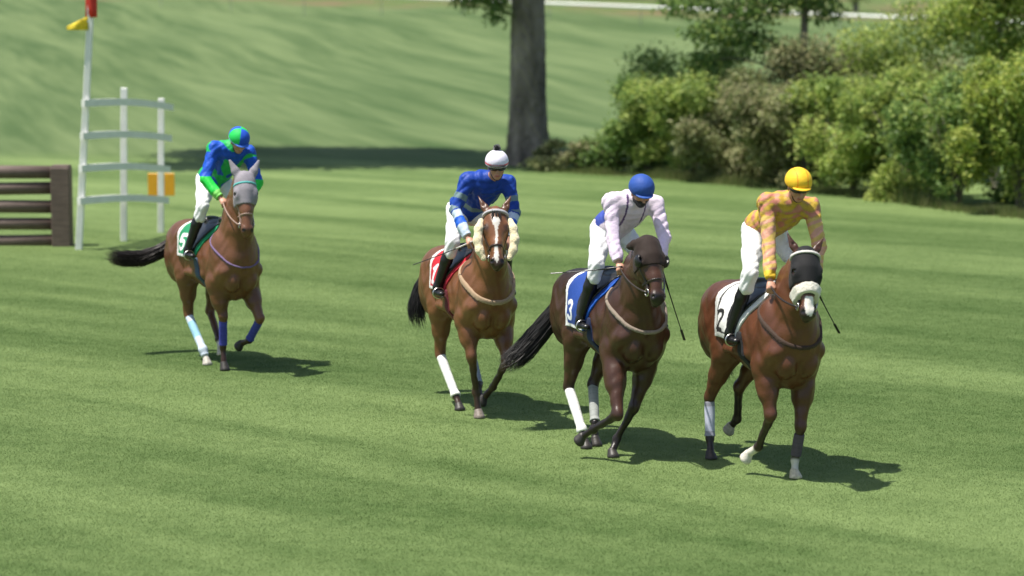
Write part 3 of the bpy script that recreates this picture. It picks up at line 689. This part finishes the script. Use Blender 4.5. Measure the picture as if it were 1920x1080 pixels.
    # breastplate
    if H.breast:
        bc, bw, bo = H.breast
        implicit('breastplate', BB, M['cloth'], t, bc, .009, off=bo, region=both(band((.40, 0, 1.44), np.cross((.84 - .40, 0, 1.13 - 1.44), (0, 1, 0)), bw), plane((.36, 0, 0), (-1, 0, 0))), lo=(.3, -.36, .95), hi=(1.0, .36, 1.7))
    # leg wraps
    for k, (cA, a0, a1, extra) in H.wraps.items():
        s, J = leg_defs(H)[k]; kn, ft, hf = J; d = ft - kn; Ld = np.linalg.norm(d); u = d / Ld
        LP = [cone(kn, ft, .037, .033, .02), ell(ft, (.043, .040, .043), .02)] + ([cone(ft, hf, .034, .036, .02)] if a1 > 1.05 else [])
        pa = kn + u * a0 * Ld; e = (ft if a1 > 1.0 else kn + d * a1); dirb = nrm(hf - ft) if a1 > 1.0 else u; pb = e + dirb * max(0, a1 - 1) * Ld
        cc = (lambda V, cA=cA, extra=extra, kn=kn, u=u, Ld=Ld: np.where(((np.mod(((V - kn) @ u) / Ld * 7, 1) < .12))[:, None], np.array(cA) * .82, np.array(cA)) if extra is None else np.where((np.abs(((V - kn) @ u) / Ld - extra[0]) < extra[1])[:, None], np.array(extra[2]), np.array(cA)))
        implicit('leg_wrap', LP, M['cloth'], t, cc, .006, off=.009, region=both(plane(pb, dirb), plane(pa, -u)), wr=.0012)
    # tail, mane, forelock
    strands('tail', H.tail, 1000, (.026, H.tailw), .0055, H.seed, M['hair'], t, H.hair)
    mg = []
    a0 = np.array([.48, 0, 1.55]); a1 = p0 + np.array([-.10, 0, .005]); mm = (a0 + a1) / 2 + np.array([-.05, 0, .085])
    for q in np.linspace(0.02, .98, 26):
        b = a0 * (1 - q) ** 2 + 2 * mm * q * (1 - q) + a1 * q * q; b = b + np.array([0, 0, -.015])
        mg.append([b, b + np.array([-.01, .05, .005]), b + np.array([0, .095, -.07]), b + np.array([.01, .105, -.13])])
    strands('mane', mg, 420, (.006, .012), .006, H.seed + 1, M['hair'], t, H.hair, segs=5, wave=.01)
    if H.forelock:
        g = [[Q(.03, b, -.0), Q(.08, b * 1.2, .05), Q(.18, b * 1.3, .058), Q(.27, b * 1.6, .052)] for b in (-.02, 0, .02)]
        strands('forelock', g, 70, (.004, .010), .004, H.seed + 2, M['hair'], t, H.hair, segs=6, wave=.01)
    # bridle
    br = bpy.data.objects.new('bridle', None); br.empty_display_size = .1; COL.objects.link(br); br.parent = t
    lo, hi = bbox(HPo, .03); BC = H.strap
    face = lambda a, wd: band(Q(a, 0, 0), e1, wd)
    implicit('noseband', HPo, M['leather'], br, BC, .006, off=.008, region=face(.66, .010))
    implicit('cheek_strap', HPo, M['leather'], br, BC, .006, off=.007, region=both(band(Q(.5, 0, -.052), nrm(e3 + .06 * e1), .010), plane(Q(.82, 0, 0), e1), plane(Q(.03, 0, 0), -e1)))
    if H.brow: implicit('browband', HPo, M['cloth'], t if H.hood else br, H.brow[0], .006, off=H.brow[1], region=both(band(Q(H.brow[2], 0, 0), nrm(e1 + .15 * e3), H.brow[3]), plane(Q(0, 0, -.10), -e3)))
    for s in (-1, 1):
        mb = MB(); c = Q(.80, s * .066, -.055); mb.tube([c + (e1 * math.cos(a) + e3 * math.sin(a)) * .030 for a in np.linspace(0, 6.283, 17)], .0055, 6, False); mb.build('bit_ring', M['metal'], br, smooth=True)
        hnd = np.array(H.hands[0 if s < 0 else 1], float); m_ = (c + hnd) / 2 + np.array([0, s * .05, -.05])
        mb = MB(); mb.tube([c * (1 - q) ** 2 + 2 * m_ * q * (1 - q) + hnd * q * q for q in np.linspace(0, 1, 12)], .0085, 6)
        e_ = np.array([hnd + np.array([-.02, s * .01, -.01]), hnd + np.array([-.06, s * .06, -.12]), hnd + np.array([0, s * .02, -.2])])
        mb.build('rein', M['leather'], br, BC, True)
    # head gear of its own kind
    if H.hood:
        hc, a_end, ears_in = H.hood
        HH = HPo if ears_in else HPo[:-4]
        eyeh = lambda X, Y, Z: np.minimum.reduce([np.sqrt((X - Q(.345, s * .09, 0)[0]) ** 2 + (Y - Q(.345, s * .09, 0)[1]) ** 2 + (Z - Q(.345, s * .09, 0)[2]) ** 2) for s in (-1, 1)])
        hd = implicit('hood', HH, M['cloth'], t, hc, .007, off=.010, region=both(plane(Q(a_end, 0, 0), e1), lambda X, Y, Z: .030 - eyeh(X, Y, Z), plane(Q(.1, 0, -.17), -e3)), wr=.001)
        if H.cups:
            for s in (-1, 1):
                c = Q(.345, s * .10, -.005); implicit('blinker_cup', [ell(c + e2 * s * .012 - e3 * .01, (.056, .030, .056), .01, np.array([e1, e2, e3])), cut(c + e3 * .050 - e2 * s * .006, .034, .01)], M['leather'], hd, H.cups, .006)
    if H.fleece_nose: implicit('sheepskin_noseband', HPo, M['fleece'], t, (.74, .70, .60), .007, off=.032, region=band(Q(.615, 0, 0), nrm(e1 + .25 * e3), .040), lobe=.003)
    if H.fleece_cheek:
        for s in (-1, 1):
            g = [Q(.20, s * .118, -.03), Q(.34, s * .140, -.02), Q(.52, s * .150, -.03), Q(.68, s * .135, -.045), Q(.80, s * .105, -.06)]; rr = [.028, .038, .040, .036, .026]
            implicit('sheepskin_cheekpiece', [cone(g[i], g[i + 1], rr[i], rr[i + 1], .03) for i in range(4)], M['fleece'], t, (.86, .74, .48), .007, lobe=.0028)
    H.obj = t; return t
def thing_part(name, prims, m, parent, col, h, **k): return implicit(name, prims, m, parent, col, h, **k)

# ------------------------------------------------------------------ jockeys
def hand_prims(c, fwd, side, latv):
    """a palm, four unequal fingers closed on the rein and a thumb off the side of the palm"""
    f = nrm(fwd); l = nrm(latv - f * (f @ latv)); d = np.cross(l, f); d = d if d[2] < 0 else -d; P = []
    kn = c + f * .030
    P += [cone(c - f * .045, c + f * .012, .022, .027, .015, (d, .7)), cone(c - f * .01 + l * .016, kn + l * .026, .016, .014, .012), cone(c - f * .01 - l * .016, kn - l * .026, .016, .013, .012)]
    for i, (o, L, bend) in enumerate(((.030, .95, .0), (.010, 1.05, .05), (-.010, 1.0, .1), (-.029, .82, .16))):
        k0 = kn + l * o; a = nrm(f * (.65 - bend) + d * .75); k1 = k0 + a * .036 * L; b = nrm(-f * .35 + d); k2 = k1 + b * .024 * L; e = nrm(-f - d * .05); k3 = k2 + e * .020 * L
        P += [cone(k0, k1, .0105, .0095, .004), cone(k1, k2, .0095, .0088, .004), cone(k2, k3, .0088, .0075, .004)]
    sd_ = l * side; b0 = c - f * .012 + sd_ * .026; b1 = b0 + nrm(f * .8 + sd_ * .45 + d * .45) * .034; b2 = b1 + nrm(f * .8 + d * .7 - sd_ * .3) * .028
    P += [cone(c - f * .02 + sd_ * .014, b0, .016, .014, .008), cone(b0, b1, .0125, .0105, .006), cone(b1, b2, .0105, .0085, .004)]
    return P
def make_jockey(J, H):
    t = thing('person', J.label, 'jockey', H.loc, H.rz, 'jockeys standing in their stirrups')
    A = lambda v: np.array(v, float)
    hip, shR, shL, elR, elL, haR, haL, knR, knL, ftR, ftL, hd = map(A, (J.hip, J.sh[0], J.sh[1], J.el[0], J.el[1], H.hands[0], H.hands[1], J.kn[0], J.kn[1], H.feet[0], H.feet[1], J.head))
    sc = (shR + shL) / 2; ax = nrm(sc - hip); lt = nrm(shL - shR); bkv = np.cross(ax, lt); bkv = bkv if bkv[2] > 0 else -bkv
    tor = [ell(hip + ax * .02, (.135, .145, .125), .06, np.array([ax, lt, bkv])), cone(hip + ax * .05, hip + ax * .28, .118, .122, .06, (lt, 1.12)), ell(sc - ax * .10, (.17, .165, .108), .06, np.array([ax, lt, bkv])), ell(hip - ax * .04 + bkv * .02, (.11, .15, .11), .05, np.array([ax, lt, bkv]))]
    for s_, e_ in ((shR, elR), (shL, elL)): tor.append(cone(sc - ax * .04, s_ - ax * .02, .085, .058, .06))
    arm = []
    for s_, e_, h_ in ((shR, elR, haR), (shL, elL, haL)): arm += [cone(s_, e_, .050, .038, .04), cone(e_, e_ * .45 + h_ * .55, .039, .033, .02), cone(e_ * .5 + h_ * .5, h_ - nrm(h_ - e_) * .05, .035, .025, .015)]
    thigh = []; 
    for s, kn in ((-1, knR), (1, knL)):
        hj = hip + A([0, s * .085, -.02]); thigh += [cone(hj, hj * .45 + kn * .55, .092, .068, .05), cone(hj * .5 + kn * .5, kn, .068, .054, .03)]
    shin = []; foot = []
    for kn, ft in ((knR, ftR), (knL, ftL)):
        an = ft + A([-.045, 0, .075]); shin.append([cone(kn, kn * .6 + an * .4, .052, .050, .02), cone(kn * .6 + an * .4, an, .050, .034, .02)])
        foot.append([cone(an, ft + A([-.06, 0, .03]), .036, .034, .02), cone(ft + A([-.065, 0, .022]), ft + A([.085, 0, .022]), .034, .028, .02, (A([0, 0, 1]), .75))])
    # head
    fdir = nrm(J.look); e2 = nrm(np.cross((0, 0, 1), fdir)); up = np.cross(fdir, e2); R = np.array([fdir, e2, up]); q = lambda a, b, c: hd + fdir * a + e2 * b + up * c
    he = [ell(q(-.005, 0, .03), (.098, .076, .088), .03, R), ell(q(.022, 0, -.045), (.062, .055, .072), .03, R), ell(q(.050, 0, -.092), (.026, .026, .020), .02, R),
          cone(q(.088, 0, .000), q(.108, 0, -.036), .009, .014, .012), cone(q(.082, -.018, -.066), q(.082, .018, -.066), .008, .008, .008), cone(q(.080, -.014, -.078), q(.080, .014, -.078), .0075, .0075, .006),
          ell(q(.078, 0, .022), (.014, .045, .010), .012, R), ell(q(.045, -.045, -.025), (.030, .020, .030), .02, R), ell(q(.045, .045, -.025), (.030, .020, .030), .02, R)]
    for s in (-1, 1): he += [ell(q(-.008, s * .078, -.008), (.018, .008, .030), .006, R), ('s',) + sph(q(.092, s * .030, .004), .011, .01)[1:]]
    neck = [cone(sc + ax * .0, q(-.035, 0, -.06), .062, .052, .03)]
    hands = hand_prims(haR, nrm(haR - elR) * .8 + A([.2, .0, -.1]), 1, A([0, .9, .45])) + hand_prims(haL, nrm(haL - elL) * .8 + A([.2, 0, -.1]), -1, A([0, .9, -.45]))
    thin = lambda ps: [(p[0], p[1], p[2] * .88, p[3]) + p[4:] if p[0] == 'e' else p[:3] + (p[3] * .86, p[4] * .86) + p[5:] for p in ps]
    allp = thin(tor) + neck + thin(arm) + thin(thigh) + sum(shin, []) + sum(foot, []) + hands + [p for p in he if p[0] != 's'] + [p for p in he if p[0] == 's']
    def skinc(V):
        c = np.tile(A((.52, .27, .18)), (len(V), 1)); w_ = V - hd; a = w_ @ fdir; b = w_ @ e2; u_ = w_ @ up; onh = np.linalg.norm(w_, axis=1) < .17
        lips = onh & (a > .07) & (np.abs(b) < .024) & (np.abs(u_ + .072) < .009); c = np.where(lips[:, None], A((.42, .14, .11)), c)
        ey = onh & (a > .06) & (np.abs(np.abs(b) - .031) < .013) & (np.abs(u_ - .004) < .006); c = np.where(ey[:, None], A((.04, .03, .03)), c)
        hair = onh & ((a < -.0) & (u_ > -.06) & (np.abs(b) > .0) & (a < -.02)) ; c = np.where(hair[:, None], A((.03, .02, .015)), c)
        if J.gaiter: g = onh & (u_ < -.035) & (a > -.05); c = np.where(g[:, None], A((.012, .012, .018)), c)
        return c
    implicit('body', allp, M['skin'], t, skinc, .0068, relax=1)
    R_ = dict(shR=shR, shL=shL, elR=elR, elL=elL, haR=haR, haL=haL, sc=sc, ax=ax, lt=lt, bk=bkv, hip=hip)
    cutoff = [plane(h_ - nrm(h_ - e_) * .058, nrm(h_ - e_)) for e_, h_ in ((elR, haR), (elL, haL))]
    def jreg(X, Y, Z):
        r1 = np.minimum(cutoff[0](X, Y, Z), .14 - np.sqrt((X - haR[0]) ** 2 + (Y - haR[1]) ** 2 + (Z - haR[2]) ** 2)); r2 = np.minimum(cutoff[1](X, Y, Z), .14 - np.sqrt((X - haL[0]) ** 2 + (Y - haL[1]) ** 2 + (Z - haL[2]) ** 2))
        return np.maximum(np.maximum(r1, r2), plane(hip + ax * .015, -ax)(X, Y, Z))
    implicit('jersey', tor + arm + [cone(sc, sc + nrm(q(-.035, 0, -.06) - sc) * .045, .066, .062, .03)], M['silk'], t, lambda V: J.silk(V, R_), .0080, off=.016, region=jreg, wr=.0050)
    implicit('breeches', tor + thigh + [cone(k_, k_ * .8 + f_ * .2, .054, .052, .02) for k_, f_ in ((knR, ftR), (knL, ftL))], M['breech'], t, J.breech, .009, off=.010, region=plane(hip + ax * .08, (.25, 0, 1)), wr=.0045)
    for sh_, fo, kn, ft in ((shin[0], foot[0], knR, ftR), (shin[1], foot[1], knL, ftL)):
        u = nrm(ft - kn); bt = implicit('boot', sh_ + fo, M['leather'], t, (.011, .011, .013), .0085, off=.007, region=plane(kn + u * .045, -u))
    # helmet
    e3h = np.array([fdir, e2, up]); hc = q(-.008, 0, .052); rim = nrm(up * 1. + fdir * .12)
    hp = [ell(hc, (.132, .112, .112), .02, e3h)]
    hel = implicit('helmet', hp, M['shell'], t, lambda V: J.cap(V, hc, fdir, e2, up), .006, off=0, region=plane(q(0, 0, .022), -rim))
    implicit('helmet_peak', [ell(q(.085, 0, .030), (.075, .082, .012), .01, e3h)], M['shell'], hel, J.peak, .006, region=plane(q(.06, 0, 0), -fdir))
    implicit('chin_strap', [p for p in he if p[0] != 's'][:3], M['leather'], hel, (.015, .015, .017), .006, off=.006, region=both(band(q(.012, 0, 0), nrm(fdir + up * .25), .010), plane(q(0, 0, .03), up)))
    if J.pompom: implicit('pompom', [sph(q(-.01, 0, .182), .036)], M['fleece'], hel, (.012, .012, .014), .006, lobe=.006)
    if J.goggles:
        implicit('goggles', [ell(q(.050, 0, .004), (.064, .088, .036), .01, e3h)], M['glass'], t, (.01, .01, .01), .006, region=plane(q(.045, 0, 0), -fdir))
        implicit('goggle_strap', [p for p in he if p[0] != 's'][:1], M['cloth'], t, (.02, .02, .022), .006, off=.010, region=both(band(q(0, 0, .008), up, .011), plane(q(.05, 0, 0), fdir)))
    return t
def whip(label, p0, p1, H, mid=None):
    t = thing('riding_whip', label, 'whip', H.loc, H.rz, 'riding whips')
    p0 = np.array(p0, float); p1 = np.array(p1, float); m_ = (p0 + p1) / 2 + np.array([0, 0, -.01]); pts = [p0 * (1 - q) ** 2 + 2 * m_ * q * (1 - q) + p1 * q * q for q in np.linspace(0, 1, 10)]
    mb = MB(); mb.tube(pts[:4], [.0095, .009, .0085, .008], 8); mb.build('grip', M['leather'], t, (.5, .48, .45) if mid else (.02, .02, .02), True)
    mb = MB(); mb.tube(pts[3:], [.0058, .0054, .005, .005, .0046, .0044, .0042], 8); mb.build('shaft', M['leather'], t, (.02, .02, .02), True)
    d = nrm(pts[-1] - pts[-2]); mb = MB(); mb.box(pts[-1] + d * .045, (.11, .028, .008), np.array([d, nrm(np.cross((0, 0, 1), d)), np.cross(d, nrm(np.cross((0, 0, 1), d)))]), .003); mb.build('flap', M['leather'], t, (.02, .02, .02))

WHITE = (.80, .80, .80); BLUE = (.012, .050, .42); GREEN = (.010, .50, .085)
def cap_quarter(V, c, f, l, u):
    w_ = V - c; a = np.arctan2(w_ @ l, w_ @ f + .0) ; g = ((np.floor((a + .35) / (math.pi / 2)) % 2) == 0); col = np.where(g[:, None], np.array((.02, .09, .55)), np.array((.02, .55, .10)))
    return np.where(((w_ @ u + .12 * (w_ @ f)) < -.008)[:, None], np.array((.35, .50, .85)), col)
def cap_white(V, c, f, l, u):
    w_ = V - c; h_ = w_ @ u + .12 * (w_ @ f); col = np.tile(np.array((.78, .74, .86)), (len(V), 1)); return np.where(((h_ < .006) & (h_ > -.012))[:, None], np.array((.75, .12, .16)), col)
def cap_blue(V, c, f, l, u): return np.tile(np.array((.030, .085, .34)), (len(V), 1))
def cap_yellow(V, c, f, l, u):
    w_ = V - c; col = np.tile(np.array((.90, .56, .035)), (len(V), 1)); s = np.minimum(np.abs(w_ @ l - .045), np.abs(w_ @ l + .045)) < .005; return np.where((s | (np.abs(w_ @ u + .022) < .004))[:, None], np.array((.80, .30, .02)), col)
def arm_t(V, sh, el, ha):
    """0..1 along the upper arm, 1..2 along the forearm, and the distance"""
    def seg(a, b): ba = b - a; t = np.clip(((V - a) @ ba) / (ba @ ba), 0, 1); return t, np.linalg.norm(V - a - t[:, None] * ba, axis=1)
    t1, d1 = seg(sh, el); t2, d2 = seg(el, ha); return np.where(d1 < d2, t1, 1 + t2), np.minimum(d1, d2)
def blotch(V, k, ph): return np.sin(V[:, 0] * k + ph + 2 * np.sin(V[:, 2] * k * .5)) * np.sin(V[:, 2] * k * .9 + ph * 2 + 1.5 * np.sin(V[:, 1] * k * .6)) + .35 * np.sin(V[:, 1] * k * 1.3 + ph)
def silk1(V, R):
    c = np.where((blotch(V, 26, .3) > .12)[:, None], np.array((.02, .42, .10)), np.array((.012, .085, .50)))
    for s in 'RL':
        t, d = arm_t(V, R['sh' + s], R['el' + s], R['ha' + s]); on = d < .085
        c = np.where((on & (t > .22))[:, None], np.array((.012, .085, .52)), c); c = np.where((on & (t > .98))[:, None], np.array((.015, .56, .06)), c); c = np.where((on & (t > 1.62))[:, None], np.array((.20, .60, .12)), c)
    return c
def silk2(V, R):
    c = np.tile(np.array((.010, .052, .33)), (len(V), 1)); g = np.array((.16, .24, .26)); wv = np.array((.50, .60, .72))
    u = (V - R['hip']) @ R['ax']; c = np.where(((u > .16) & (u < .22))[:, None], g, c)
    for s in 'RL':
        t, d = arm_t(V, R['sh' + s], R['el' + s], R['ha' + s]); on = d < .085
        c = np.where((on & (t > .48) & (t < .66))[:, None], g, c); c = np.where((on & (t > .92) & (t < 1.06))[:, None], g, c)
        c = np.where((on & (t > 1.10))[:, None], wv, c); c = np.where((on & (t > 1.30) & (t < 1.52))[:, None], np.array((.012, .11, .60)), c)
    return c
def silk3(V, R):
    c = np.tile(np.array((.72, .62, .72)), (len(V), 1)); y = (V - R['sc']) @ R['lt']; u = (V - R['sc']) @ R['ax']
    side = (np.abs(y) > .095) & (np.abs(y) < .22) & (u < -.02) & (((V - R['sc']) @ R['bk']) > -.04); c = np.where(side[:, None], np.array((.05, .08, .36)), c)
    br = (np.abs(np.abs(y) - .085) < .008) & (((V - R['sc']) @ R['bk']) < .02); c = np.where(br[:, None], np.array((.10, .05, .16)), c)
    for s in 'RL':
        t, d = arm_t(V, R['sh' + s], R['el' + s], R['ha' + s]); on = (d < .085) & (t > .12); c = np.where(on[:, None], np.array((.74, .62, .76)), c)
    return c
def silk4(V, R):
    b = blotch(V, 52, 1.1); c = np.where((b > .25)[:, None], np.array((.56, .37, .05)), np.where((b < -.30)[:, None], np.array((.52, .21, .15)), np.array((.46, .29, .08))))
    for s in 'RL':
        t, d = arm_t(V, R['sh' + s], R['el' + s], R['ha' + s]); on = d < .085; st = np.sin(t * 26 + V[:, 1] * 30 + np.sin(V[:, 2] * 40))
        c = np.where((on & (t > .35))[:, None], np.where((st > .1)[:, None], np.array((.66, .34, .24)), np.array((.62, .43, .12))), c); c = np.where((on & (t > 1.66))[:, None], np.array((.80, .55, .05)), c)
    return c

def HS(**k):
    H = Horse(); d = dict(turn=0., tilt=0., ear=(1., .25, .0), dorsal=.3, pt=(.1,), socks=(), hoofs={}, muzzle=.8, blaze=None, breast=None, wraps={}, forelock=True, brow=None, hood=None, cups=None, fleece_nose=False, fleece_cheek=False, hair=(.008, .007, .007), strap=(.025, .018, .014), girth=(.02, .02, .025), tailw=.06)
    d.update(k)
    for a, b in d.items(): setattr(H, a, b)
    return H
def rzof(deg): return math.atan2(-math.cos(math.radians(deg)), math.sin(math.radians(deg)))

rad = math.radians
H1 = HS(label='chestnut bay horse in grey ear hood and green number 5 cloth, trailing the others', loc=(-3.224, 25.920, 0), rz=rzof(30), seed=11,
    coat=(.150, .062, .028), points=(.030, .014, .010), poll=(.93, -.04, 2.15), tip=(1.16, -.12, 1.50), turn=rad(-12), ear=(1., .50, .05), pt=(-.55,), muzzle=.35, dorsal=.15,
    legs=dict(FR=[(.52, -.14, .58), (.44, -.11, .25), (.48, -.12, .07)], FL=[(.68, .22, .56), (.50, .17, .31), (.38, .12, .26)], RR=[(-.42, -.15, .50), (-.05, -.14, .16), (.02, -.13, .05)], RL=[(-.45, .12, .52), (-.18, .1, .24), (-.10, .09, .12)]),
    socks=('RL', 'RR'), hoofs=dict(RL=(.5, .46, .38), RR=(.45, .42, .36)),
    wraps=dict(FR=((.055, .06, .36), .10, .92, None), FL=((.05, .06, .33), .12, .95, None), RR=((.60, .68, .78), -.02, 1.15, (.45, .22, (.30, .55, .70)))),
    cloth=dict(base=(.012, .24, .10), edge=(.80, .80, .78), front=(.015, .30, .12), num='5', zb=1.17, ink=(.82, .82, .80)), girth=(.05, .08, .13),
    breast=((.16, .11, .22), .008, .013), strap=(.30, .20, .16), brow=((.10, .42, .40), .016, .185, .011), hood=((.27, .25, .28), .50, True), forelock=False,
    tail=[[(-.91, 0, 1.35), (-1.02, -.06, 1.26), (-1.10, -.20, 1.14), (-1.14, -.42, 1.06), (-1.15, -.66, 1.08), (-1.12, -.80, 1.13)]], tailw=.09, hair=(.018, .013, .012),
    hands=((.58, -.15, 1.83), (.60, .12, 1.80)), feet=((.12, -.35, 1.20), (.12, .37, 1.17)))
H2 = HS(label='bay racehorse with a white blaze, cream sheepskin cheekpieces and red number 1 saddle cloth', loc=(-0.410, 23.067, 0), rz=rzof(19), seed=22,
    coat=(.180, .074, .030), points=(.028, .016, .012), poll=(.93, -.05, 2.04), tip=(1.25, -.14, 1.52), turn=rad(-16), ear=(.9, .45, .0), pt=(.1,), muzzle=.9, dorsal=.2,
    legs=dict(FR=[(.58, -.17, .60), (.50, -.10, .24), (.54, -.09, .06)], FL=[(.66, .15, .55), (.42, .10, .27), (.33, .03, .15)], RR=[(-.42, -.17, .48), (-.02, -.14, .13), (.06, -.13, .04)], RL=[(-.42, .15, .48), (-.12, .13, .20), (-.05, .12, .08)]),
    hoofs=dict(FR=(.22, .18, .15)), wraps=dict(RR=((.80, .80, .76), -.05, 1.02, None), RL=((.30, .34, .38), .0, .95, (.2, .06, (.03, .06, .16)))),  # RL wrap grey: the shade on that hind leg is put into its colour
    cloth=dict(base=(.52, .015, .03), edge=(.82, .80, .78), front=(.45, .02, .04), num='1', zb=1.15, ink=(.82, .80, .82)), girth=(.12, .012, .02),
    breast=((.40, .28, .18), .020, .016), strap=(.04, .022, .016), brow=((.42, .41, .43), .022, .10, .014), fleece_cheek=True,
    blaze=[([(.20, 0, .020), (.25, 0, .040), (.31, 0, .032), (.38, 0, .014), (.46, .003, .011), (.56, 0, .010), (.66, -.005, .013), (.78, -.006, .020), (.88, -.004, .020), (.93, 0, .006)],) + (0,)],
    tail=[[(-.91, 0, 1.35), (-1.0, -.06, 1.26), (-1.03, -.14, 1.12), (-1.02, -.20, .98), (-.99, -.25, .84), (-.96, -.22, .72)]], tailw=.09,
    hands=((.58, -.19, 1.70), (.60, .18, 1.68)), feet=((.12, -.35, 1.14), (.15, .36, 1.12)))
H3 = HS(label='dark brown racehorse with black blinkers, tail streaming and blue number 3 saddle cloth', loc=(0.883, 21.060, 0), rz=rzof(21), seed=33,
    coat=(.062, .026, .014), points=(.012, .010, .009), poll=(.94, -.07, 1.96), tip=(1.22, -.09, 1.44), turn=rad(4), ear=(.15, .35, -1.), pt=(.25,), muzzle=.95, dorsal=.9,
    legs=dict(FR=[(.76, -.27, .43), (.50, -.38, .27), (.40, -.45, .19)], FL=[(.50, .0, .44), (.40, -.12, .15), (.44, -.18, .045)], RR=[(-.46, -.22, .48), (-.10, -.24, .15), (-.02, -.24, .045)], RL=[(-.42, .0, .50), (-.16, -.09, .20), (-.10, -.11, .06)]),
    wraps=dict(RR=((.82, .82, .78), -.02, 1.05, None), RL=((.34, .36, .34), -.05, .98, None)),
    cloth=dict(base=(.012, .055, .28), edge=(.82, .82, .82), front=(.015, .10, .50), num='3', zb=1.06, ink=(.82, .84, .88)), girth=(.012, .022, .07),
    breast=((.26, .21, .165), .014, .016), strap=(.035, .025, .02), hood=((.026, .015, .011), .44, True), cups=(.012, .012, .013), forelock=False,
    tail=[[(-.91, 0, 1.35), (-1.0, -.05, 1.24), (-1.05, -.12, 1.08), (-1.08, -.24, .92), (-1.10, -.38, .76), (-1.10, -.50, .66), (-1.08, -.60, .62)]], tailw=.11,
    hands=((.57, -.175, 1.68), (.58, .20, 1.68)), feet=((.12, -.33, 1.10), (.12, .42, 1.07)))
H4 = HS(label='bay racehorse with black eye hood, white sheepskin noseband and white number 2 saddle cloth', loc=(2.132, 20.171, 0), rz=rzof(18), seed=44,
    coat=(.115, .042, .019), points=(.016, .012, .010), poll=(.93, -.04, 1.96), tip=(1.20, -.14, 1.43), turn=rad(-6), ear=(1., .52, .05), pt=(.15,), muzzle=.9, dorsal=.25,
    legs=dict(FR=[(.58, -.18, .55), (.38, -.20, .25), (.28, -.25, .17)], FL=[(.56, .10, .43), (.50, .08, .14), (.54, .06, .045)], RR=[(-.56, -.25, .52), (-.50, -.27, .17), (-.44, -.29, .05)], RL=[(-.50, .0, .60), (-.60, .03, .30), (-.68, .0, .23)]),
    socks=('FL', 'FR'), hoofs=dict(FR=(.62, .58, .50), FL=(.55, .50, .36), RL=(.40, .36, .28)),
    wraps=dict(RR=((.30, .30, .36), .10, .95, (.52, .30, (.52, .54, .66))), FL=((.10, .08, .10), .2, .85, None)),
    cloth=dict(base=(.78, .78, .76), edge=(.62, .62, .60), line=(.02, .02, .02), front=(.74, .74, .72), num='2', zb=1.09, ink=(.012, .012, .012)), girth=(.02, .02, .022),
    breast=((.055, .032, .022), .016, .014), strap=(.02, .016, .015), brow=((.62, .60, .56), .024, .085, .012), hood=((.010, .010, .011), .50, False), fleece_nose=True, forelock=False,
    blaze=[([(.70, 0, .036), (.80, 0, .040), (.90, 0, .036), (.96, 0, .02)],) + (0,)],
    tail=[[(-.91, 0, 1.35), (-1.0, .0, 1.24), (-1.06, .04, 1.05), (-1.08, .10, .82), (-1.06, .14, .60)]], tailw=.06,
    hands=((.56, -.19, 1.63), (.56, .20, 1.62)), feet=((.10, -.33, 1.10), (.12, .42, 1.10)))
J1 = Horse(); J1.__dict__.update(label='jockey in blue and green silks and quartered cap on the rear horse', head=(.40, .12, 2.44), look=(.85, -.02, -.50), sh=((.24, -.09, 2.38), (.29, .29, 2.32)), el=((.33, -.24, 2.05), (.42, .33, 2.00)),
    kn=((.22, -.235, 1.74), (.24, .27, 1.70)), hip=(-.10, .03, 2.00), silk=silk1, breech=(.80, .80, .80), cap=cap_quarter, peak=(.05, .16, .60), gaiter=False, pompom=False, goggles=False)
J2 = Horse(); J2.__dict__.update(label='jockey in royal blue silks and white cap with a black pompom', head=(.44, .13, 2.38), look=(.95, -.24, -.12), sh=((.25, -.10, 2.25), (.27, .30, 2.22)), el=((.30, -.24, 1.97), (.37, .33, 1.93)),
    kn=((.20, -.235, 1.65), (.22, .28, 1.62)), hip=(-.12, .0, 1.93), silk=silk2, breech=(.80, .80, .80), cap=cap_white, peak=(.02, .02, .022), gaiter=False, pompom=True, goggles=True)
J3 = Horse(); J3.__dict__.update(label='jockey in pale pink and white silks and plain blue cap', head=(.44, .08, 2.30), look=(.88, -.10, -.40), sh=((.25, -.12, 2.22), (.27, .29, 2.19)), el=((.38, -.16, 1.90), (.40, .32, 1.90)),
    kn=((.20, -.235, 1.66), (.22, .30, 1.64)), hip=(-.10, .03, 1.94), silk=silk3, breech=(.82, .82, .84), cap=cap_blue, peak=(.03, .09, .34), gaiter=True, pompom=False, goggles=False)
J4 = Horse(); J4.__dict__.update(label='jockey in yellow and pink patterned silks and bright yellow cap', head=(.42, .11, 2.42), look=(.92, -.10, -.30), sh=((.24, -.09, 2.29), (.27, .30, 2.25)), el=((.38, -.13, 1.92), (.42, .31, 1.92)),
    kn=((.24, -.235, 1.69), (.25, .27, 1.68)), hip=(-.12, .04, 2.02), silk=silk4, breech=(.84, .84, .84), cap=cap_yellow, peak=(.85, .50, .03), gaiter=False, pompom=False, goggles=True)
for H, J in ((H1, J1), (H2, J2), (H3, J3), (H4, J4)):
    if H.blaze: H.blaze = [b[0] for b in H.blaze]
    make_horse(H); make_jockey(J, H); print('horse', round(time.time() - T0, 1))
whip('short whip held across the red number cloth by the white capped jockey', (.62, -.17, 1.70), (.36, -.58, 1.50), H2, True)
whip('thin grey whip held level behind the blue capped jockey', (.60, -.16, 1.685), (.30, -.60, 1.62), H3)
whip('black whip with a leather tip sticking out beside the dark brown horse', (.59, .21, 1.66), (.45, .47, 1.08), H3)
whip('black whip pointing down beside the hooded horse at the right', (.57, .21, 1.60), (.45, .45, 1.26), H4)
